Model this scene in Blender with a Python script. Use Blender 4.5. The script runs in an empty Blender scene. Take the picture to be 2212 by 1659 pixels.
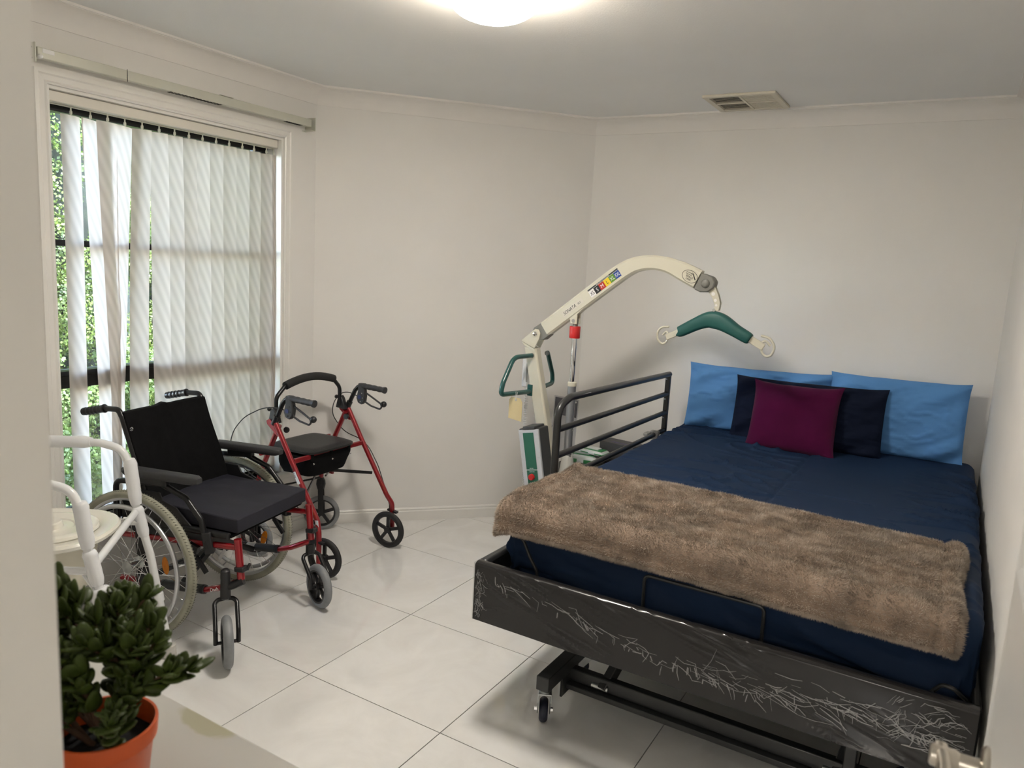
import bpy, bmesh, math, random
import numpy as np
from mathutils import Vector, Matrix, noise
R = math.radians
PI = math.pi
SC = bpy.context.scene
COL = SC.collection
random.seed(7)

# ------------------------------------------------------------------ camera
CAM = Vector((2.49258, -3.66011, 1.54242))
yaw, pitch, roll = -0.5309, -0.1591, 0.0562
fwd = Vector((math.sin(yaw) * math.cos(pitch), math.cos(yaw) * math.cos(pitch), math.sin(pitch)))
rt0 = Vector((math.cos(yaw), -math.sin(yaw), 0))
up0 = rt0.cross(fwd)
rt = math.cos(roll) * rt0 + math.sin(roll) * up0
up = -math.sin(roll) * rt0 + math.cos(roll) * up0
cd = bpy.data.cameras.new('camera')
cam = bpy.data.objects.new('camera', cd)
COL.objects.link(cam)
M = Matrix.Identity(4)
for i in range(3):
    M[i][0] = rt[i]; M[i][1] = up[i]; M[i][2] = -fwd[i]; M[i][3] = CAM[i]
cam.matrix_world = M
cd.sensor_width = 36
cd.lens = 1616.86 / 2212 * 36
cd.clip_start = .01
cd.dof.use_dof = True
cd.dof.focus_distance = 3.2
cd.dof.aperture_fstop = 6.5
SC.camera = cam

# ------------------------------------------------------------------ sky, sun, exposure
wd = bpy.data.worlds.new('sky'); SC.world = wd; wd.use_nodes = True
nt = wd.node_tree; nt.nodes.clear()
sky = nt.nodes.new('ShaderNodeTexSky'); sky.sky_type = 'NISHITA'; sky.sun_disc = False
sky.sun_elevation = R(58); sky.sun_rotation = R(80)
bg = nt.nodes.new('ShaderNodeBackground'); bg.inputs[1].default_value = 11
wo = nt.nodes.new('ShaderNodeOutputWorld')
haze = nt.nodes.new('ShaderNodeMixRGB'); haze.inputs[0].default_value = .55; haze.inputs[2].default_value = (.300, .302, .350, 1)   # thin bright cloud
nt.links.new(sky.outputs[0], haze.inputs[1]); nt.links.new(haze.outputs[0], bg.inputs[0]); nt.links.new(bg.outputs[0], wo.inputs[0])
sd = bpy.data.lights.new('sun', 'SUN'); sd.energy = 5.5; sd.angle = R(.6); sd.color = (1, .95, .86)
so = bpy.data.objects.new('sun', sd); COL.objects.link(so)
so.rotation_euler = Vector((.75, -.35, 1.35)).to_track_quat('Z', 'Y').to_euler()   # high sun over the roof, on the garden side
SC.view_settings.view_transform = 'Standard'; SC.view_settings.look = 'None'
SC.view_settings.exposure = 0.98; SC.view_settings.gamma = 1.0
SC.view_settings.use_curve_mapping = False
SC.cycles.max_bounces = 14; SC.cycles.diffuse_bounces = 7; SC.cycles.transparent_max_bounces = 16
SC.cycles.use_denoising = True
SC.cycles.sample_clamp_indirect = 8

# ------------------------------------------------------------------ materials
MATS = {}
def mat(name, col, rough=.5, metal=0, bump=0, bscale=60, var=0, vscale=8, trans=0, spec=.5, coat=0, sheen=0, stretch=None, emit=0):
    if name in MATS: return MATS[name]
    m = bpy.data.materials.new(name); m.use_nodes = True
    n = m.node_tree.nodes; L = m.node_tree.links
    b = n['Principled BSDF']
    b.inputs['Roughness'].default_value = rough; b.inputs['Metallic'].default_value = metal
    b.inputs['Specular IOR Level'].default_value = spec
    b.inputs['Coat Weight'].default_value = coat
    b.inputs['Sheen Weight'].default_value = sheen
    c = (*col, 1)
    b.inputs['Base Color'].default_value = c
    tc = n.new('ShaderNodeTexCoord'); mp = n.new('ShaderNodeMapping')
    L.new(tc.outputs['Object'], mp.inputs[0])
    if stretch: mp.inputs['Scale'].default_value = stretch
    if var:
        t = n.new('ShaderNodeTexNoise'); t.inputs['Scale'].default_value = vscale; t.inputs['Detail'].default_value = 6
        L.new(mp.outputs[0], t.inputs[0])
        r = n.new('ShaderNodeValToRGB')
        r.color_ramp.elements[0].position = .35; r.color_ramp.elements[1].position = .65
        r.color_ramp.elements[0].color = (*[max(0, x * (1 - var)) for x in col], 1)
        r.color_ramp.elements[1].color = (*[min(1, x * (1 + var)) for x in col], 1)
        L.new(t.outputs[0], r.inputs[0]); L.new(r.outputs[0], b.inputs['Base Color'])
    if bump:
        t2 = n.new('ShaderNodeTexNoise'); t2.inputs['Scale'].default_value = bscale; t2.inputs['Detail'].default_value = 4
        L.new(mp.outputs[0], t2.inputs[0])
        bp = n.new('ShaderNodeBump'); bp.inputs['Strength'].default_value = bump; bp.inputs['Distance'].default_value = .002
        L.new(t2.outputs[0], bp.inputs['Height']); L.new(bp.outputs[0], b.inputs['Normal'])
    if trans:
        tr = n.new('ShaderNodeBsdfTranslucent'); tr.inputs[0].default_value = c
        mx = n.new('ShaderNodeMixShader'); mx.inputs[0].default_value = trans
        L.new(b.outputs[0], mx.inputs[1]); L.new(tr.outputs[0], mx.inputs[2])
        L.new(mx.outputs[0], n['Material Output'].inputs[0])
    if emit:
        b.inputs['Emission Color'].default_value = c; b.inputs['Emission Strength'].default_value = emit
    MATS[name] = m
    return m

WALLP = mat('wall_paint', (.80, .785, .76), .75, bump=.15, bscale=220, var=.012, vscale=3)
CEILP = mat('ceiling_paint', (.80, .805, .80), .85, bump=.25, bscale=180, var=.01, vscale=3)
TRIMP = mat('gloss_trim_paint', (.80, .785, .75), .32, bump=.06, bscale=90, var=.012)
CORNP = mat('cornice_paint', (.81, .79, .76), .6, var=.01)
WHITEMETAL = mat('white_enamel', (.78, .79, .80), .25, coat=.3, var=.015)
FOAM = mat('packing_foam', (.86, .87, .89), .5, bump=.5, bscale=45, var=.02, trans=.15)
SEATPL = mat('ivory_plastic', (.80, .78, .70), .18, coat=.4, var=.01)
BUCKET = mat('cream_plastic', (.72, .69, .58), .3, var=.02)
RUBBERW = mat('grey_white_rubber', (.62, .60, .56), .7, var=.1, vscale=30)
RED = mat('metallic_red', (.33, .008, .015), .22, metal=.35, coat=.8, var=.06, vscale=20)
REDR = mat('rollator_red', (.27, .010, .016), .33, metal=.3, coat=.5, var=.06, vscale=20)
BLACKP = mat('black_plastic', (.013, .013, .015), .42, bump=.05, bscale=300, var=.15)
BLACKM = mat('black_metal', (.012, .012, .013), .28, metal=.2, var=.1)
BLACKF = mat('black_fabric', (.0035, .0035, .004), .9, bump=.4, bscale=500, var=.2, vscale=40, spec=.15)
CUSHF = mat('charcoal_nylon', (.017, .017, .026), .65, bump=.5, bscale=25, var=.15, vscale=6, spec=.35)
GREYPAD = mat('grey_foam_pad', (.035, .035, .038), .55, bump=.2, bscale=200, var=.1)
GREYSL = mat('dark_grey_sleeve', (.028, .030, .034), .45, var=.1)
TYRE = mat('pale_grey_tyre', (.33, .325, .255), .7, bump=.3, bscale=80, var=.18, vscale=14)
TYREG = mat('grey_tyre', (.23, .24, .25), .5, var=.12, vscale=20)
TYREK = mat('black_tyre', (.014, .014, .015), .6, var=.15)
ALU = mat('brushed_aluminium', (.62, .63, .65), .3, metal=1, var=.04)
CHROME = mat('chrome', (.80, .81, .82), .08, metal=1, var=.02)
ZINC = mat('zinc_plated_steel', (.58, .60, .60), .28, metal=1, var=.12, vscale=25)
AMBER = mat('amber_reflector', (.80, .30, .01), .2, coat=.6, bump=.6, bscale=400, var=.1, vscale=100, trans=.35)
HOIST = mat('hoist_cream_enamel', (.63, .60, .49), .28, coat=.3, var=.015)
HGREY = mat('hoist_grey_plastic', (.20, .195, .175), .5, var=.05)
HDGREY = mat('plain_dark_grey', (.13, .13, .12), .5, var=.05)  # dark grey of the drawer unit and the cabinet plinth
GREEN = mat('hoist_green_foam', (.014, .095, .085), .5, var=.08)
GREENT = mat('hoist_green_enamel', (.016, .085, .078), .3, coat=.4, var=.05)
GREENL = mat('green_print', (.02, .12, .075), .45, var=.05)
REDC = mat('red_plastic', (.52, .018, .018), .4, var=.06)
SILVERG = mat('actuator_grey', (.33, .34, .36), .35, metal=.6, var=.04)
BEDM = mat('bed_black_enamel', (.022, .023, .024), .38, metal=.1, coat=.2, bump=.05, bscale=200, var=.1)
WRAPPED = mat('upholstered_charcoal', (.017, .016, .016), .55, spec=.2, var=.04, vscale=3)
NAVY = mat('navy_cotton', (.0115, .026, .062), .62, bump=.2, bscale=9, var=.07, vscale=3, spec=.10)
NAVYP = mat('navy_pillow_cotton', (.0045, .0085, .024), .85, bump=.3, bscale=22, var=.08, vscale=5, spec=.15)
LBLUE = mat('light_blue_cotton', (.10, .26, .55), .85, bump=.35, bscale=20, var=.05, vscale=4, spec=.2)
PLUM = mat('plum_velvet', (.065, .003, .032), .9, bump=.2, bscale=60, var=.08, vscale=9, spec=.1, sheen=.08)
FUR = mat('brown_fur', (.43, .36, .295), .85, var=.30, vscale=11, sheen=.1, stretch=(1, 1.8, 1))
FURB = mat('brown_fur_base', (.24, .175, .13), .9, var=.25, vscale=11)
SLAT = mat('blind_fabric', (.80, .78, .71), .7, trans=.5)
BLINDP = mat('blind_track_plastic', (.74, .71, .64), .4, var=.02)
WFRAME = mat('black_aluminium', (.012, .012, .013), .35, metal=.3, var=.1)
TRACK = mat('cream_steel_track', (.60, .60, .52), .35, metal=.15, var=.03)
LEAFJ = mat('jade_leaf', (.042, .064, .010), .45, var=.35, vscale=30, spec=.3)
STEMJ = mat('jade_stem', (.10, .055, .03), .7, var=.2)
POTM = mat('orange_plastic_pot', (.62, .10, .018), .4, var=.05)
SOIL = mat('dark_soil', (.006, .006, .007), .95, bump=1, bscale=60, var=.4, vscale=60)
DOORP = mat('door_paint', (.78, .77, .75), .3, bump=.1, bscale=60, var=.01)
NICKEL = mat('satin_nickel', (.55, .51, .45), .28, metal=1, var=.04)
VENTP = mat('cream_vent_plastic', (.66, .62, .52), .5, var=.03)
DARK = mat('dark_cavity', (.01, .009, .008), .9, var=.1)
PAPER = mat('white_paper', (.80, .80, .80), .6, var=.03)
INK = mat('black_ink', (.015, .015, .018), .6, var=.02)
INKB = mat('navy_ink', (.02, .03, .12), .6, var=.02)
MANILA = mat('manila_card', (.62, .50, .27), .7, var=.05)
CARDG = mat('dark_grey_box', (.055, .053, .056), .5, var=.1)
GROUT = mat('dark_grout', (.035, .030, .028), .9, var=.1)

def slat_fabric():
    m = SLAT; n = m.node_tree.nodes; L = m.node_tree.links
    tc = n.new('ShaderNodeTexCoord'); mp = n.new('ShaderNodeMapping')
    L.new(tc.outputs['UV'], mp.inputs[0])
    w = n.new('ShaderNodeTexWave'); w.wave_type = 'BANDS'; w.bands_direction = 'X'
    w.inputs['Scale'].default_value = 7.5; w.inputs['Distortion'].default_value = .4; w.inputs['Detail'].default_value = 1
    L.new(mp.outputs[0], w.inputs[0])
    r = n.new('ShaderNodeValToRGB'); r.color_ramp.elements[0].color = (.62, .56, .51, 1); r.color_ramp.elements[1].color = (.73, .665, .61, 1)
    L.new(w.outputs[0], r.inputs[0])
    for k in n:
        if k.type == 'BSDF_PRINCIPLED': L.new(r.outputs[0], k.inputs['Base Color'])
        if k.type == 'BSDF_TRANSLUCENT': L.new(r.outputs[0], k.inputs[0])
slat_fabric()

def tile_mat():
    m = bpy.data.materials.new('polished_porcelain'); m.use_nodes = True
    n = m.node_tree.nodes; L = m.node_tree.links; b = n['Principled BSDF']
    tc = n.new('ShaderNodeTexCoord')
    oi = n.new('ShaderNodeObjectInfo'); ad = n.new('ShaderNodeVectorMath'); ad.operation = 'MULTIPLY_ADD'
    ad.inputs[1].default_value = (1, 1, 1)
    cb = n.new('ShaderNodeCombineXYZ'); L.new(oi.outputs['Random'], cb.inputs[2])
    sc_ = n.new('ShaderNodeVectorMath'); sc_.operation = 'SCALE'; sc_.inputs[3].default_value = 7
    L.new(cb.outputs[0], sc_.inputs[0])
    L.new(tc.outputs['Object'], ad.inputs[0]); L.new(sc_.outputs[0], ad.inputs[2])
    t = n.new('ShaderNodeTexNoise'); t.inputs['Scale'].default_value = 3.2; t.inputs['Detail'].default_value = 9; t.inputs['Roughness'].default_value = .62; t.inputs['Distortion'].default_value = 1.4
    L.new(ad.outputs[0], t.inputs[0])
    r = n.new('ShaderNodeValToRGB'); r.color_ramp.elements[0].position = .3; r.color_ramp.elements[1].position = .72
    r.color_ramp.elements[0].color = (.71, .70, .68, 1); r.color_ramp.elements[1].color = (.81, .805, .79, 1)
    L.new(t.outputs[0], r.inputs[0]); L.new(r.outputs[0], b.inputs['Base Color'])
    b.inputs['Roughness'].default_value = .06; b.inputs['Specular IOR Level'].default_value = .85
    return m
TILE = tile_mat()

def glass_mat(name, tint=(1, 1, 1), gloss=.08, rough=.02, dirt=0):
    m = bpy.data.materials.new(name); m.use_nodes = True
    n = m.node_tree.nodes; L = m.node_tree.links; n.remove(n['Principled BSDF'])
    t = n.new('ShaderNodeBsdfTransparent'); t.inputs[0].default_value = (*tint, 1)
    g = n.new('ShaderNodeBsdfGlossy'); g.inputs['Roughness'].default_value = rough
    f = n.new('ShaderNodeFresnel'); f.inputs[0].default_value = 1.45
    mx = n.new('ShaderNodeMixShader')
    L.new(f.outputs[0], mx.inputs[0])
    L.new(t.outputs[0], mx.inputs[1]); L.new(g.outputs[0], mx.inputs[2])
    out = mx
    if dirt:
        d = n.new('ShaderNodeBsdfDiffuse'); d.inputs[0].default_value = (.7, .72, .75, 1)
        tt = n.new('ShaderNodeTexNoise'); tt.inputs['Scale'].default_value = 5; tt.inputs['Detail'].default_value = 8
        tc = n.new('ShaderNodeTexCoord'); L.new(tc.outputs['Object'], tt.inputs[0])
        r = n.new('ShaderNodeMapRange'); r.inputs[1].default_value = .45; r.inputs[2].default_value = .8; r.inputs[4].default_value = dirt
        L.new(tt.outputs[0], r.inputs[0])
        m2 = n.new('ShaderNodeMixShader'); L.new(r.outputs[0], m2.inputs[0]); L.new(mx.outputs[0], m2.inputs[1]); L.new(d.outputs[0], m2.inputs[2]); out = m2
    L.new(out.outputs[0], n['Material Output'].inputs[0])
    return m
GLASS = glass_mat('window_glass', dirt=.012)
def film_mat():
    m = bpy.data.materials.new('clear_stretch_film'); m.use_nodes = True
    n = m.node_tree.nodes; L = m.node_tree.links; n.remove(n['Principled BSDF'])
    t = n.new('ShaderNodeBsdfTransparent'); t.inputs[0].default_value = (.94, .94, .94, 1)
    g = n.new('ShaderNodeBsdfGlossy'); g.inputs['Roughness'].default_value = .16
    tc = n.new('ShaderNodeTexCoord'); mp = n.new('ShaderNodeMapping'); mp.inputs['Scale'].default_value = (1.1, 1, 12)
    mp.inputs['Rotation'].default_value = (0, R(14), 0)
    L.new(tc.outputs['Object'], mp.inputs[0])
    no = n.new('ShaderNodeTexNoise'); no.inputs['Scale'].default_value = 4.5; no.inputs['Detail'].default_value = 2; no.inputs['Roughness'].default_value = .65; no.inputs['Distortion'].default_value = .8
    L.new(mp.outputs[0], no.inputs[0])
    bp = n.new('ShaderNodeBump'); bp.inputs['Strength'].default_value = .35; bp.inputs['Distance'].default_value = .008
    L.new(no.outputs[0], bp.inputs['Height'])
    mx = n.new('ShaderNodeMixShader'); mx.inputs[0].default_value = .09
    L.new(t.outputs[0], mx.inputs[1]); L.new(g.outputs[0], mx.inputs[2]); L.new(mx.outputs[0], n['Material Output'].inputs[0])
    return m
FILM = film_mat()
def crease_mat():
    m = bpy.data.materials.new('creased_film'); m.use_nodes = True
    n = m.node_tree.nodes; L = m.node_tree.links; n.remove(n['Principled BSDF'])
    t = n.new('ShaderNodeBsdfTransparent')
    g = n.new('ShaderNodeBsdfGlossy'); g.inputs['Roughness'].default_value = .22
    d = n.new('ShaderNodeBsdfDiffuse'); d.inputs[0].default_value = (.55, .55, .56, 1)
    a = n.new('ShaderNodeMixShader'); a.inputs[0].default_value = .4
    L.new(g.outputs[0], a.inputs[1]); L.new(d.outputs[0], a.inputs[2])
    mx = n.new('ShaderNodeMixShader'); mx.inputs[0].default_value = .21
    L.new(t.outputs[0], mx.inputs[1]); L.new(a.outputs[0], mx.inputs[2]); L.new(mx.outputs[0], n['Material Output'].inputs[0])
    return m
CREASE = crease_mat()
def leaf_mat(name, c1, c2):
    m = mat(name, c1, .6, trans=.28)
    n = m.node_tree.nodes; L = m.node_tree.links
    tc = n.new('ShaderNodeTexCoord'); t = n.new('ShaderNodeTexNoise'); t.inputs['Scale'].default_value = 6; t.inputs['Detail'].default_value = 5
    L.new(tc.outputs['Object'], t.inputs[0])
    r = n.new('ShaderNodeValToRGB'); r.color_ramp.elements[0].position = .35; r.color_ramp.elements[1].position = .65
    r.color_ramp.elements[0].color = (*c1, 1); r.color_ramp.elements[1].color = (*c2, 1)
    L.new(t.outputs[0], r.inputs[0])
    for k in n:
        if k.type == 'BSDF_PRINCIPLED': L.new(r.outputs[0], k.inputs['Base Color'])
        if k.type == 'BSDF_TRANSLUCENT': L.new(r.outputs[0], k.inputs[0])
    return m
LEAFC = leaf_mat('conifer_foliage', (.024, .046, .008), (.11, .16, .022))
LEAFH = leaf_mat('hedge_foliage', (.030, .058, .012), (.125, .19, .036))
LEAFD = leaf_mat('dark_shrub_foliage', (.012, .028, .010), (.03, .06, .02))

# ------------------------------------------------------------------ object helpers
def link(name, me, m=None, parent=None, smooth=True, bev=0, loc=None, rot=None, angle=40):
    if m is not None: me.materials.append(m)
    o = bpy.data.objects.new(name, me); COL.objects.link(o)
    if parent: o.parent = parent
    if loc: o.location = loc
    if rot: o.rotation_euler = rot
    if smooth:
        me.polygons.foreach_set('use_smooth', [True] * len(me.polygons))
        me.set_sharp_from_angle(angle=R(angle))
    if bev:
        b = o.modifiers.new('bevel', 'BEVEL'); b.width = bev; b.segments = 2; b.limit_method = 'ANGLE'; b.angle_limit = R(35)
        b.harden_normals = False
    return o
def tag(o, label=None, cat=None, group=None, kind=None):
    if label: o['label'] = label
    if cat: o['category'] = cat
    if group: o['group'] = group
    if kind: o['kind'] = kind
    return o
def thing(name, label, cat, loc=(0, 0, 0), rotz=0, group=None, rot=None):
    o = bpy.data.objects.new(name, None); COL.objects.link(o); o.empty_display_size = .1
    o.location = loc; o.rotation_euler = rot if rot else (0, 0, rotz)
    return tag(o, label, cat, group)

class MB:
    def __init__(s): s.v = []; s.f = []
    def add(s, v, f):
        k = len(s.v); s.v += [tuple(p) for p in v]; s.f += [tuple(i + k for i in q) for q in f]; return s
    def box(s, a, b, Mx=None):
        x0, y0, z0 = a; x1, y1, z1 = b
        v = [Vector(p) for p in ((x0, y0, z0), (x1, y0, z0), (x1, y1, z0), (x0, y1, z0), (x0, y0, z1), (x1, y0, z1), (x1, y1, z1), (x0, y1, z1))]
        if Mx: v = [Mx @ p for p in v]
        return s.add(v, [(0, 3, 2, 1), (4, 5, 6, 7), (0, 1, 5, 4), (1, 2, 6, 5), (2, 3, 7, 6), (3, 0, 4, 7)])
    def bar(s, p, q, w, h, up=(0, 0, 1)):
        p = Vector(p); q = Vector(q); d = (q - p).normalized(); u = Vector(up)
        sd = d.cross(u)
        if sd.length < 1e-4: sd = d.cross(Vector((1, 0, 0)))
        sd.normalize(); u = sd.cross(d)
        v = []
        for c in (p, q):
            for a, b in ((-1, -1), (1, -1), (1, 1), (-1, 1)): v.append(c + sd * a * w / 2 + u * b * h / 2)
        return s.add(v, [(0, 1, 2, 3), (7, 6, 5, 4), (0, 4, 5, 1), (1, 5, 6, 2), (2, 6, 7, 3), (3, 7, 4, 0)])
    def prism(s, poly, y0, y1):          # polygon in x,z ; extruded along y
        n = len(poly)
        v = [(x, y0, z) for x, z in poly] + [(x, y1, z) for x, z in poly]
        f = [tuple(range(n)), tuple(range(2 * n - 1, n - 1, -1))]
        f += [(i, i + n, (i + 1) % n + n, (i + 1) % n) for i in range(n)]
        return s.add(v, f)
    def prismz(s, poly, z0, z1):
        n = len(poly)
        v = [(x, y, z0) for x, y in poly] + [(x, y, z1) for x, y in poly]
        f = [tuple(range(n - 1, -1, -1)), tuple(range(n, 2 * n))]
        f += [(i, (i + 1) % n, (i + 1) % n + n, i + n) for i in range(n)]
        return s.add(v, f)
    def tube(s, pts, r, seg=10, bend=0, closed=False, cap=True, flat=1.0, flatup=None):
        P = [Vector(p) for p in pts]
        if bend and len(P) > 2: P = fillet(P, bend, closed)
        n = len(P); rr = r if isinstance(r, (list, tuple)) else [r] * n
        if len(rr) != n: rr = [rr[0] + (rr[-1] - rr[0]) * i / (n - 1) for i in range(n)]
        T = []
        for i in range(n):
            if closed: d = P[(i + 1) % n] - P[i - 1]
            else: d = P[min(i + 1, n - 1)] - P[max(i - 1, 0)]
            T.append(d.normalized())
        u = Vector(flatup) if flatup else (Vector((0, 0, 1)) if abs(T[0].z) < .9 else Vector((1, 0, 0)))
        v = []
        for i in range(n):
            u = (u - T[i] * u.dot(T[i])).normalized(); w = T[i].cross(u)
            for k in range(seg):
                a = 2 * PI * k / seg
                v.append(P[i] + (u * math.cos(a) * flat + w * math.sin(a)) * rr[i])
        f = []
        for i in range(n if closed else n - 1):
            j = (i + 1) % n
            for k in range(seg): f.append((i * seg + k, i * seg + (k + 1) % seg, j * seg + (k + 1) % seg, j * seg + k))
        if cap and not closed:
            f.append(tuple(range(seg - 1, -1, -1))); f.append(tuple((n - 1) * seg + k for k in range(seg)))
        return s.add(v, f)
    def lathe(s, prof, seg=24, axis='z', c=(0, 0, 0), cap=True, Mx=None):
        v = []; f = []
        for r, h in prof:
            for k in range(seg):
                a = 2 * PI * k / seg; x = r * math.cos(a); y = r * math.sin(a)
                p = {'z': (x, y, h), 'y': (x, h, y), 'x': (h, x, y)}[axis]
                p = Vector(p)
                if Mx: p = Mx @ p
                v.append(p + Vector(c))
        for i in range(len(prof) - 1):
            for k in range(seg): f.append((i * seg + k, i * seg + (k + 1) % seg, (i + 1) * seg + (k + 1) % seg, (i + 1) * seg + k))
        if cap:
            f.append(tuple(range(seg - 1, -1, -1))); f.append(tuple((len(prof) - 1) * seg + k for k in range(seg)))
        return s.add(v, f)
    def ball(s, c, r, seg=14, rings=8, sc=(1, 1, 1)):
        v = []; f = []
        c = Vector(c)
        for i in range(rings + 1):
            t = PI * i / rings
            for k in range(seg):
                a = 2 * PI * k / seg
                v.append(c + Vector((math.sin(t) * math.cos(a) * sc[0], math.sin(t) * math.sin(a) * sc[1], math.cos(t) * sc[2])) * r)
        for i in range(rings):
            for k in range(seg): f.append((i * seg + k, (i + 1) * seg + k, (i + 1) * seg + (k + 1) % seg, i * seg + (k + 1) % seg))
        return s.add(v, f)
    def grid(s, P, nu, nv, closeu=False, flip=False):
        f = []
        for i in range(nv - 1):
            for j in range(nu if closeu else nu - 1):
                a = i * nu + j; b = i * nu + (j + 1) % nu; c = (i + 1) * nu + (j + 1) % nu; d = (i + 1) * nu + j
                f.append((d, c, b, a) if flip else (a, b, c, d))
        return s.add(P, f)
    def xf(s, Mx): s.v = [tuple(Mx @ Vector(p)) for p in s.v]; return s
    def mesh(s, name='mesh'):
        me = bpy.data.meshes.new(name); me.from_pydata(s.v, [], s.f)
        bm = bmesh.new(); bm.from_mesh(me)
        bmesh.ops.remove_doubles(bm, verts=bm.verts, dist=1e-6)
        bmesh.ops.recalc_face_normals(bm, faces=bm.faces)
        bm.to_mesh(me); bm.free(); me.update()
        return me
    def build(s, name, m, parent=None, **k): return link(name, s.mesh(name), m, parent, **k)

def fillet(P, r, closed=False, n=6):
    out = []
    N = len(P)
    for i in range(N):
        if not closed and i in (0, N - 1): out.append(P[i]); continue
        a = P[i - 1]; b = P[i]; c = P[(i + 1) % N]
        d1 = (a - b); d2 = (c - b); l1 = d1.length; l2 = d2.length
        if l1 < 1e-6 or l2 < 1e-6: continue
        d1 /= l1; d2 /= l2
        ang = d1.angle(d2, PI)
        if ang > R(176): out.append(b); continue
        t = min(r / math.tan(ang / 2), l1 * .48, l2 * .48)
        p = b + d1 * t; q = b + d2 * t
        for k in range(n + 1):
            u = k / n
            out.append(p * (1 - u) ** 2 + b * 2 * u * (1 - u) + q * u * u)
    return out

def text(body, name, m, parent, Mx, size, extrude=.0003, shear=0, align='LEFT', sx=1.0):
    c = bpy.data.curves.new(name, 'FONT'); c.body = body; c.size = size; c.extrude = extrude; c.shear = shear
    c.align_x = align; c.align_y = 'CENTER'; c.resolution_u = 3
    tmp = bpy.data.objects.new('tmp', c); COL.objects.link(tmp)
    dg = bpy.context.evaluated_depsgraph_get()
    me = bpy.data.meshes.new_from_object(tmp.evaluated_get(dg))
    COL.objects.unlink(tmp); bpy.data.objects.remove(tmp)
    me.transform(Mx @ Matrix.Diagonal((sx, 1, 1, 1)))
    return link(name, me, m, parent, smooth=False)

def frame_mat(origin, xdir, ydir):       # text plane matrix: x along xdir, y along ydir
    x = Vector(xdir).normalized(); y = Vector(ydir); y = (y - x * y.dot(x)).normalized(); z = x.cross(y)
    Mx = Matrix.Identity(4)
    for i in range(3): Mx[i][0] = x[i]; Mx[i][1] = y[i]; Mx[i][2] = z[i]; Mx[i][3] = origin[i]
    return Mx

# ------------------------------------------------------------------ room shell
H = 2.397
C1 = Vector((-.553, -.669)); C2 = Vector((.529, .498)); XR = 2.673; YF = -3.38
LA = -.0234
LD = Vector((math.sin(LA), math.cos(LA)))           # along the left wall, towards the corner
LN = Vector((math.cos(LA), -math.sin(LA)))          # left wall normal, into the room
def lw(y, off=0, z=0):
    t = (y - C1.y) / LD.y
    p = C1 + LD * t + LN * off
    return Vector((p.x, p.y, z))
LFx = lw(YF).x
HXW = 1.25; HYB = -7.4                                # hallway behind the doorway
room = [Vector((LFx, YF)), Vector((XR, YF)), Vector((XR, C2.y)), C2.copy(), C1.copy()]

def wall_box(mb, p, q, z0, z1, th=.12):
    p = Vector((p[0], p[1])); q = Vector((q[0], q[1])); d = (q - p).normalized(); n = Vector((d.y, -d.x))   # outward to the right of p->q
    v = [(p.x, p.y, z0), (q.x, q.y, z0), (q.x + n.x * th, q.y + n.y * th, z0), (p.x + n.x * th, p.y + n.y * th, z0)]
    v += [(a, b, z1) for a, b, _ in v]
    mb.add(v, [(0, 1, 2, 3), (7, 6, 5, 4), (0, 4, 5, 1), (1, 5, 6, 2), (2, 6, 7, 3), (3, 7, 4, 0)])
def S(o): o['kind'] = 'structure'; return o

# left wall with the window opening
WY0, WY1, WZ0, WZ1 = -2.064, -.898, .36, 2.105
mb = MB()
A = lw(YF); B = lw(WY0); Cc = lw(WY1); D = lw(C1.y)
wall_box(mb, B, A, 0, H, .24); wall_box(mb, D, Cc, 0, H, .24)
wall_box(mb, Cc, B, 0, WZ0, .24); wall_box(mb, Cc, B, WZ1, H, .24)
S(mb.build('wall_left', WALLP, smooth=False))
mb = MB(); wall_box(mb, C2, C1, 0, H); S(mb.build('wall_angled', WALLP, smooth=False))
mb = MB(); wall_box(mb, (XR, C2.y), C2, 0, H); S(mb.build('wall_back', WALLP, smooth=False))
mb = MB(); wall_box(mb, (XR, YF - .11), (XR, C2.y), 0, H); S(mb.build('wall_right', WALLP, smooth=False))
mb = MB(); mb.box((LFx - .2, YF - .11, 0), (1.936, YF, H)); mb.box((1.936, YF - .11, 2.06), (2.63, YF, H)); mb.box((2.63, YF - .11, 0), (XR, YF, H))
S(mb.build('wall_front', WALLP, smooth=False))
mb = MB(); mb.box((HXW - .1, HYB, 0), (HXW, YF - .11, H)); mb.box((HXW, HYB - .1, 0), (3.3, HYB, H)); mb.box((3.3, HYB, 0), (3.4, YF - .11, H)); mb.box((XR, YF - .21, 0), (3.4, YF - .11, H))
S(mb.build('wall_hallway', WALLP, smooth=False))
mb = MB(); mb.prismz([(LFx - .35, HYB - .2), (3.5, HYB - .2), (3.5, .75), (.45, .75), (-.85, -.62), (-.85, HYB - .2)], H, H + .16)
S(mb.build('ceiling', CEILP, smooth=False))
mb = MB(); mb.prismz([(-.62, HYB), (3.4, HYB), (3.4, .6), (.5, .6), (-.62, -.62)], -.10, -.0065)
fl = S(mb.build('floor', GROUT, smooth=False))

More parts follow.
